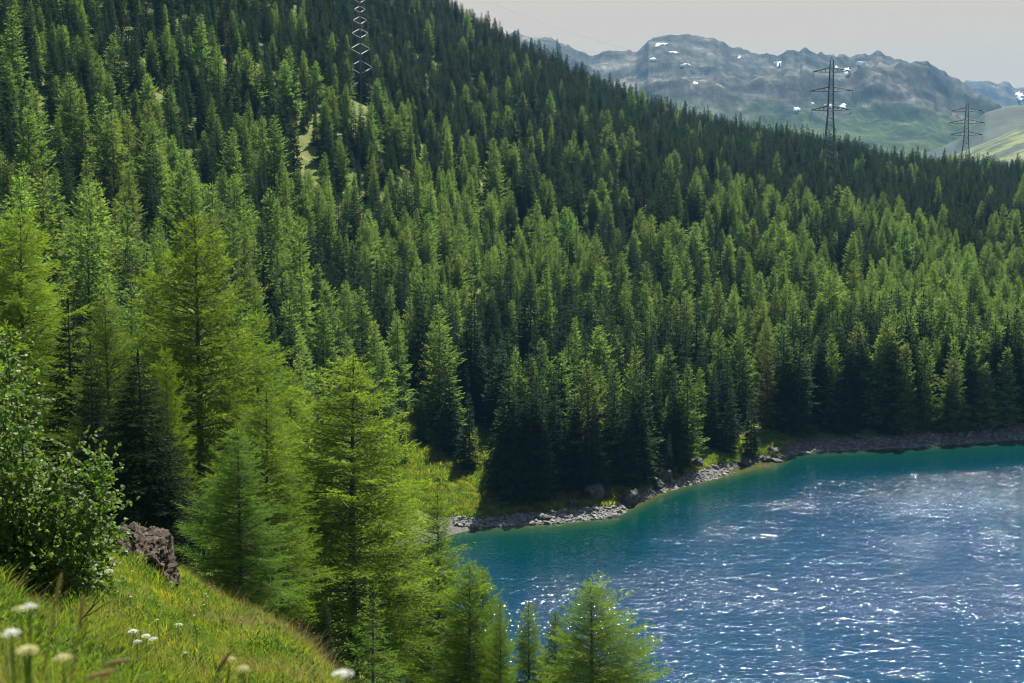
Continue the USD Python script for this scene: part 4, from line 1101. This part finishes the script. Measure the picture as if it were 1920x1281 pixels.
# ------------------------------------------------------------------ low shore plants
def bush_mesh(seed, n, r, h, leaf):
    g = np.random.default_rng(seed)
    d = g.normal(0, 1, (n, 3))
    d /= np.linalg.norm(d, axis=1, keepdims=True)
    d[:, 2] = np.abs(d[:, 2])
    rad = g.uniform(0.45, 1.0, n) ** 0.5
    lump = 0.7 + 0.6 * meshkit.noise(d * 1.9 + 3, seed)
    P = d * (rad * lump)[:, None] * [r, r, h]
    dd = d + g.normal(0, 0.6, (n, 3)) + [0, 0, 0.3]
    dd /= np.linalg.norm(dd, axis=1, keepdims=True)
    return kites(P, dd, leaf * g.uniform(0.7, 1.4, n), leaf * 0.5 * g.uniform(0.7, 1.3, n), g.normal(0, 1, (n, 3)), 0.1)


def bush(px, D, r, h, seed, label, look=bush_look, leaf=0.30, n=700, name='bush', cat='bush'):
    p = stand(px, D)
    t = thing(name, label, cat, p, rng.uniform(0, 360))
    obj('foliage', trimesh.Trimesh(*bush_mesh(seed, n, r, h, leaf), process=False), look, t)
    g = np.random.default_rng(seed)
    w = [tube([(0, 0, -0.1), (x * .4, y * .4, h * .4), (x, y, h * 0.8)], [0.05, 0.035, 0.01], 4) for x, y in g.normal(0, r * 0.35, (5, 2))]
    obj('stem', join(w), twig_look, t)


bush(1133, 258, 2.6, 3.2, 11, 'lit light green bush above the large shaded boulder')
bush(1140, 252, 1.6, 1.6, 12, 'low yellow green bush right of the large shaded boulder')
bush(1075, 256, 1.2, 1.6, 13, 'small glowing bush in the dark shore grove')
bush(1122, 266, 1.3, 2.8, 14, 'reddish tinged young bush beneath the ragged shore larch', olive_look)
bush(1240, 275, 2.2, 1.3, 15, 'flat lit bush above the rounded dark boulder')
bush(1345, 290, 3.4, 1.3, 16, 'left part of the lit low scrub on the point')
bush(1375, 293, 3.0, 1.2, 17, 'right part of the lit low scrub on the point')
bush(1448, 301, 1.8, 1.4, 18, 'small lit shrub near the tip of the point')
spots = []
for k in range(44):
    px = rng.uniform(790, 932)
    D0 = float(shore_distance(az_of(px))) + rng.uniform(2, 16)
    spots.append((px, D0, rng.uniform(0.5, 1.1), rng.uniform(0.45, 0.95)))
uv = [project(stand(q[0], q[1]) + [0, 0, 0.4]) for q in spots]
said = locate([(float(u), float(v), ('wide' if q[2] > 0.8 else 'small') + ' low shrub') for (u, v, _), q in zip(uv, spots)],
              [(868, 985, 'lake corner'), (935, 970, 'shaded bank of the grove'), (890, 930, 'spruce shadow on the shore grass'), (800, 900, 'golden larch flank')])
for k, ((px, D0, r_, h_), lab) in enumerate(zip(spots, said)):
    bush(px, D0, r_, h_, 30 + k, lab, leaf=0.2, n=160, name='low_shrub', cat='shrub')
    tag(stage.GetPrimAtPath('/World/low_shrub' + (f'_{k:03d}' if k else '')), group='low shrubs on the lit shore grass')

# tufts of grass on the lit shore
def tuft_mesh(seed, n, h, spread, w, lean=0.45, bend=0.4):
    g = np.random.default_rng(seed)
    P = np.concatenate([g.normal(0, spread, (n, 2)), np.full((n, 1), -0.03)], 1)
    d = np.concatenate([g.normal(0, lean, (n, 2)), np.ones((n, 1))], 1)
    d /= np.linalg.norm(d, axis=1, keepdims=True)
    hh = h * g.uniform(0.5, 1.2, n)
    ang = g.uniform(0, np.pi, n)
    s = np.stack([np.cos(ang), np.sin(ang), np.zeros(n)], 1) * w * g.uniform(0.6, 1.3, n)[:, None]
    mid = P + d * (hh * 0.55)[:, None]
    tipd = d + np.concatenate([g.normal(0, bend, (n, 2)), np.full((n, 1), -bend * 0.5)], 1)
    tip = mid + tipd * (hh * 0.45)[:, None]
    V = np.stack([P - s / 2, P + s / 2, mid - s * 0.4, mid + s * 0.4, tip], 1).reshape(-1, 3)
    b = np.arange(n)[:, None] * 5
    return V, np.vstack([b + [0, 1, 3], b + [0, 3, 2], b + [2, 3, 4]])


SHORE_TUFTS = []
for k in range(3):
    c = class_prim(f'shore_tuft_kind_{k}')
    usdkit.mesh(stage, c + '/blades', trimesh.Trimesh(*tuft_mesh(70 + k, 26, 0.75, 0.35, 0.10), process=False), grass_look if k else fresh_look)
    SHORE_TUFTS.append(c)
n = 9000
tx = np.concatenate([rng.uniform(720, 960, 5500), rng.uniform(960, 1480, n - 5500)])
toff = np.where(tx < 960, rng.uniform(2.5, 55, n), rng.uniform(4, 22, n))
ta = np.array([az_of(q) for q in tx])
td = shore_distance(ta) + toff
tX, tY = np.sin(ta) * td, np.cos(ta) * td
tZ = ground(tX, tY)
good = (tZ > 0.9)
instancer('shore_grass', 'long grass on the bank between the lake and the trees', 'grass', SHORE_TUFTS, np.stack([tX, tY, tZ], 1)[good], rng.integers(0, 3, n)[good], rng.uniform(0, 360, n)[good], rng.uniform(0.6, 1.5, n)[good])

# ------------------------------------------------------------------ the near meadow
TUFTS = []
for k in range(7):
    c = class_prim(f'meadow_tuft_kind_{k}')
    lk = [grass_look, grass_look, fresh_look, grass_look, straw_look, grass_look, fresh_look][k]
    usdkit.mesh(stage, c + '/blades', trimesh.Trimesh(*tuft_mesh(80 + k, 34 if k != 4 else 12, [0.34, 0.44, 0.30, 0.38, 0.55, 0.26, 0.40][k], 0.10, 0.012 if k != 4 else 0.007), process=False), lk)
    TUFTS.append(c)
for k in range(2):
    c = class_prim(f'meadow_herb_kind_{k}')
    usdkit.mesh(stage, c + '/leaves', trimesh.Trimesh(*bush_mesh(180 + k, 70, 0.17, 0.26, 0.075), process=False), bush_look)
    TUFTS.append(c)
n = 46000
a_ = rng.uniform(az_of(-160), az_of(760), n)
r_ = np.sqrt(rng.uniform(3.2 ** 2, 48 ** 2, n))
r_ = np.where(rng.uniform(0, 1, n) < 0.5, rng.uniform(3.2, 22, n), r_)
mX, mY = np.sin(a_) * r_, np.cos(a_) * r_
mZ = ground(mX, mY)
wsel = rng.choice(9, n, p=[0.22, 0.13, 0.14, 0.16, 0.10, 0.07, 0.06, 0.06, 0.06])
field = meshkit.fbm(np.stack([mX / 1.1, mY / 1.1, 0 * mX], -1), 3, 61)
wsel = np.where((field > 0.66) & (rng.uniform(0, 1, n) < 0.6), 4, np.where((field < 0.38) & (rng.uniform(0, 1, n) < 0.6), rng.choice([2, 7, 8], n), wsel))
msc = rng.uniform(0.30, 0.75, n) * (0.30 + 0.72 * meshkit.noise(np.stack([mX / 0.8, mY / 0.8, 0 * mX], -1), 3))
instancer('meadow_grass', 'sunlit yellow green meadow grass on the near slope', 'grass', TUFTS, np.stack([mX, mY, mZ], 1), wsel, rng.uniform(0, 360, n), msc)
TALL = []
for k in range(4):
    c = class_prim(f'tall_tuft_kind_{k}')
    usdkit.mesh(stage, c + '/blades', trimesh.Trimesh(*tuft_mesh(90 + k, 22, 0.72, 0.07, 0.007, 0.22, 0.3), process=False), [grass_look, straw_look, fresh_look, grass_look][k])
    TALL.append(c)
n = 900
a_ = rng.uniform(az_of(-300), az_of(700), n)
r_ = rng.uniform(1.9, 4.6, n)
keepp = rng.uniform(0, 1, n) < np.interp(a_, [az_of(-300), az_of(150), az_of(330), az_of(700)], [1, 0.9, 0.4, 0.12])
a_, r_ = a_[keepp], r_[keepp]
n = len(a_)
mX, mY = np.sin(a_) * r_, np.cos(a_) * r_
mZ = ground(mX, mY)
tall_px = 960 + FPX * np.tan(a_) * math.cos(PITCH)
rim = np.interp(tall_px, [-300, 0, 90, 200, 330, 480, 620, 700], [1085, 1095, 1110, 1165, 1225, 1262, 1280, 1300])
hs = (CAMZ + ray(tall_px, rim)[:, 2] * r_ - mZ) / 0.80 * rng.uniform(0.35, 0.95, n)
fit = hs > 0.12
mX, mY, mZ, hs, n = mX[fit], mY[fit], mZ[fit], np.minimum(hs[fit], 1.4), int(fit.sum())
instancer('tall_grass', 'tall blurred grass right in front of the viewpoint', 'grass', TALL, np.stack([mX, mY, mZ], 1), rng.integers(0, 4, n), rng.uniform(0, 360, n), hs)


def umbel(px, py, D, r, look, label, seed, name='wildflower'):
    """A flat topped flower head of many small florets on a thin stem; (px, py) is the head."""
    g = np.random.default_rng(seed)
    top = at(px, py, D)
    gz = ground1(top[0], top[1])
    t = thing(name, label, 'flower', (top[0], top[1], gz))
    h = max(top[2] - gz, 0.12)
    lean = g.normal(0, 0.05, 2)
    obj('stem', tube([(-lean[0], -lean[1], -0.03), (-lean[0] * .4, -lean[1] * .4, h * .5), (0, 0, h)], [0.004, 0.003, 0.002], 5), fresh_look, t)
    parts = []
    for _ in range(130):
        q = g.normal(0, 1, 2) * 0.5
        q = q / max(1, np.hypot(*q)) * r
        m = trimesh.creation.icosphere(subdivisions=0, radius=r * g.uniform(0.06, 0.12))
        v = np.array(m.vertices) * [1, 1, 0.4] + [q[0], q[1], h + 0.012 - 0.3 * (q @ q) / r + g.normal(0, 0.07 * r)]
        parts.append((v, np.array(m.faces)))
    obj('flower_head', join(parts), look, t)


umbel(56, 1146, 2.6, 0.015, petal_look, 'white blurred flower standing out of the tall grass at left', 1)
umbel(22, 1196, 2.4, 0.016, petal_look, 'large white flower head at the lower left edge', 2)
umbel(52, 1228, 2.2, 0.016, cream_look, 'cream flower head below the large white one', 3)
umbel(118, 1242, 2.5, 0.016, cream_look, 'cream flower head in the bottom left grass', 4)
umbel(643, 1272, 2.3, 0.017, petal_look, 'bright white flower alone at the bottom edge', 5)
umbel(250, 1185, 8.6, 0.030, petal_look, 'single white flower in the sharp meadow', 6)
umbel(274, 1194, 8.6, 0.028, petal_look, 'left of two touching white flowers in the meadow', 7)
umbel(288, 1200, 8.5, 0.028, petal_look, 'right of two touching white flowers in the meadow', 8)
umbel(38, 1150, 2.9, 0.016, cream_look, 'pale flower left of the white blurred flower', 9)
umbel(205, 1071, 13.0, 0.045, petal_look, 'small white flower below the rock outcrop', 10)
umbel(335, 1172, 13.0, 0.04, petal_look, 'small white flower right of the meadow middle', 12)
umbel(430, 1242, 3.4, 0.014, cream_look, 'pale dry flower head at the bottom right of the grass', 13)
umbel(258, 1205, 8.6, 0.026, petal_look, 'faint white flower below the touching pair', 14)
umbel(455, 1262, 2.6, 0.013, cream_look, 'cream blurred flower at the bottom of the slope', 15)
spots = []
for k in range(26):
    px, D0 = rng.uniform(230, 420), rng.uniform(9, 20)
    u_, v_, _ = project(stand(px, D0) + [0, 0, 0.32])
    spots.append((float(u_), float(v_), 'tiny violet flower' if k % 3 else 'tiny white flower', D0, px))
said = locate([q[:3] for q in spots], [(280, 1196, 'touching white flowers'), (250, 1080, 'rock outcrop'), (335, 1172, 'white flower right of the middle'), (440, 1180, 'foot of the soft green larch')])
for k, ((u_, v_, what, D0, px), lab) in enumerate(zip(spots, said)):
    umbel(px, v_, D0, 0.014, petal_look if 'white' in what else violet_look, lab, 40 + k, 'meadow_flower')
    tag(stage.GetPrimAtPath('/World/meadow_flower' + (f'_{k:03d}' if k else '')), group='tiny meadow flowers')


def seed_grass(px, py, D, tilt, label, seed):
    top = at(px, py, D)
    gz = ground1(top[0], top[1])
    h = top[2] - gz
    t = thing('seed_grass', label, 'grass stalk', (top[0], top[1], gz))
    s = math.radians(tilt)
    b = np.array([(0 - 0.12, 0, -0.03), (-0.05, 0, h * 0.6), (0, 0, h)])
    obj('stalk', tube(b, [0.0022, 0.002, 0.0014], 4), straw_look, t)
    z = np.linspace(0, 1, 12)
    c = np.stack([math.sin(s) * z * 0.055, 0 * z, h + math.cos(s) * z * 0.055], 1)
    obj('seed_head', tube(c, 0.0034 * np.sin(np.pi * np.clip(z * 0.95 + 0.05, 0, 1)) ** 0.6 * (1 + 0.25 * np.sin(np.arange(12) * 2.4)) + 0.001, 7), straw_look, t)


for k, (px, py, D, tl, lab) in enumerate([
        (195, 1246, 2.6, 80, 'brown seed head bent level above the bottom grass'), (160, 1272, 2.4, 75, 'brown seed head at the very bottom left'), (405, 1262, 2.7, 35, 'tan seed head leaning right at the slope bottom'),
        (105, 1120, 3.1, 15, 'tall seed head touching the shrub foot'), (150, 1165, 2.8, 10, 'greenish upright seed head before the bare twig')]):
    seed_grass(px, py, D, tl, lab, k)

# rock outcrop on the meadow edge
p = stand(243, 17.6)
m = trimesh.creation.icosphere(subdivisions=5, radius=1.0)
v = np.array(m.vertices)
v = np.sign(v) * np.abs(v) ** 0.85
n_ = v.copy()
d = meshkit.fbm(v * 1.6 + 4, 5, 3) - 0.5
crag = np.abs(meshkit.fbm(v * 3.2 + 9, 4, 8) - 0.5)
v = n_ * (1 + 0.75 * d - 0.7 * crag)[:, None] * [0.50, 0.95, 0.66]
a = math.radians(16)
v = v @ np.array([[math.cos(a), 0, -math.sin(a)], [0, 1, 0], [math.sin(a), 0, math.cos(a)]])
rt = thing('rock_outcrop', 'rough brown grey rock outcrop on the edge of the grassy slope', 'rock', p + [0, 0, -0.16], 20)
obj('rock_face', trimesh.Trimesh(v, m.faces, process=False), outcrop_look, rt, smooth=35)
g = np.random.default_rng(5)
for k in range(5):
    c_ = v[np.argsort(-(v[:, 2] + 0.3 * v[:, 1] + g.normal(0, 0.12, len(v))))[k * 11]]
    t_ = tuft_mesh(300 + k, 40, 0.10, 0.05, 0.008)
    obj('moss_tuft', (t_[0] + c_, t_[1]), fresh_look, rt)
p2 = stand(180, 20.5)
r2 = obj('boulder', rock(77, 0.45, 0.6, 0.35, 0.4), outcrop_look, smooth=30)
place(UsdGeom.Xformable(r2), p2 + [0, 0, 0.1])
tag(r2, 'smaller rock half hidden by the shrub above the outcrop', 'boulder')


# the leafy shrub at the left edge, its larger leaves one by one
def shrub():
    g = np.random.default_rng(12)
    base = stand(45, 13.2)
    t = thing('alder_shrub', 'dense green leafy shrub with shiny leaves at the left edge', 'shrub', base)
    tips, limbs = [], []
    # outline of the shrub in metres left-right / height, from the photograph's proportions
    for k in range(36):
        x, y, z = g.uniform(-1.3, 0.80), g.uniform(-0.7, 0.7), 0
        zmax = np.interp(x, [-1.4, -0.4, 0.0, 0.2, 0.5, 0.85], [2.9, 2.75, 2.5, 1.95, 1.5, 0.8])
        z = g.uniform(0.10, 1.0) * zmax
        tip = np.array([x, y, z])
        s0 = np.array([g.normal(-0.25, 0.35), g.normal(0, 0.2), -0.1])
        mid = s0 * 0.45 + tip * 0.55 + [0, 0, -0.25 + g.normal(0, 0.06)]
        c = np.stack([s0, s0 * .7 + mid * .3 + [0, 0, .05], mid, mid * .5 + tip * .5 + [0, 0, 0.06], tip])
        limbs.append(c)
        obj('branch', tube(c, [0.022, 0.018, 0.013, 0.008, 0.003], 5), twig_look, t)
    # side shoots carry the leaves
    P, Dr, Nn = [], [], []
    for c in limbs:
        for q in range(82):
            f = g.uniform(0.25, 1.0) ** 0.7 * 4
            i0 = min(int(f), 3)
            o = c[i0] * (1 - f + i0) + c[i0 + 1] * (f - i0)
            sd = g.normal(0, 1, 3) + [0, 0, 0.4]
            sd /= np.linalg.norm(sd)
            ln = g.uniform(0.12, 0.42)
            for r in range(int(5 + ln * 16)):
                e = g.uniform(0.1, 1)
                pt = o + sd * ln * e
                d_ = sd + g.normal(0, 0.8, 3)
                d_ /= np.linalg.norm(d_)
                P.append(pt)
                Dr.append(d_)
                Nn.append(np.array([0.15, -0.35, 1.0]) + g.normal(0, 0.55, 3))
    P, Dr, Nn = np.array(P), np.array(Dr), np.array(Nn)
    N = len(P)
    ln = g.uniform(0.030, 0.058, N)
    s_ = np.cross(Dr, Nn)
    s_ /= np.linalg.norm(s_, axis=1, keepdims=True)
    up = np.cross(s_, Dr)
    w = ln * g.uniform(0.62, 0.8, N)
    prof = [(0.0, 0.0, 0), (0.22, 0.40, 0.10), (0.55, 0.5, 0.12), (0.85, 0.27, 0.06), (1.0, 0, -0.06)]
    rows = []
    for a_, b_, c_ in prof:
        mid = P + Dr * (ln * a_)[:, None] + up * (ln * (c_ * 0.3 - 0.12 * a_ * a_))[:, None]
        if b_ == 0:
            rows.append(mid)
        else:
            rows += [mid - s_ * (w * b_)[:, None] + up * (w * c_)[:, None], mid + s_ * (w * b_)[:, None] + up * (w * c_)[:, None]]
    V = np.stack(rows, 1)                       # 8 vertices per leaf
    F1 = np.array([[0, 2, 1], [1, 2, 4], [1, 4, 3], [3, 4, 6], [3, 6, 5], [5, 6, 7]])
    world = P + base
    front = np.argsort(world[:, 1] - ln * 6)
    single = front[:280]
    for q in single:
        obj('leaf', (V[q], F1), alder_look, t)
    mask = np.ones(N, bool)
    mask[single] = False
    Vr = V[mask]
    Fr = (np.arange(len(Vr))[:, None, None] * 8 + F1[None]).reshape(-1, 3)
    fo = obj('foliage', trimesh.Trimesh(Vr.reshape(-1, 3), Fr, process=False), alder_look, t)
    tag(fo, kind='stuff')
    print('shrub leaves', N)


shrub()

# bare twig in front of the meadow
base = stand(150, 9.0)
t = thing('bare_twig', 'bare dark forked twig rising in front of the sunlit meadow', 'twig', base)
A = at(182, 1118, 9.0) - base
o = np.array([-0.02, 0, -0.03])
fork = at(172, 1140, 9.0) - base
obj('stem', tube([o, (at(150, 1165, 9.0) - base), fork, A, at(183, 1106, 9.0) - base], [0.010, 0.008, 0.006, 0.004, 0.002], 5), twig_look, t)
obj('twig', tube([fork, at(190, 1122, 9.0) - base, at(215, 1096, 9.0) - base], [0.004, 0.003, 0.0015], 5), twig_look, t)
obj('twig', tube([at(152, 1160, 9.0) - base, at(180, 1145, 9.0) - base, at(205, 1128, 9.0) - base], [0.004, 0.003, 0.0015], 5), twig_look, t)

# ------------------------------------------------------------------ air
lo, hi = -14.0, max(float(mv[..., 2].max()), float(bv[..., 2].max()), float(gv[:, 2].max())) + 20
box = trimesh.creation.box([19000, 10500, hi - lo])
box.apply_translation([0, 10500 / 2 - 2750, (lo + hi) / 2])
haze_look = usdkit.material(stage, L + 'pale_haze', {'v': ('principled_volume', {'color': (0.20, 0.50, 0.84), 'density': 0.000058, 'anisotropy': 0.0})}, volume='v.volume')
tag(obj('haze', box, haze_look), 'thin blue haze in the valley air', kind='stuff')
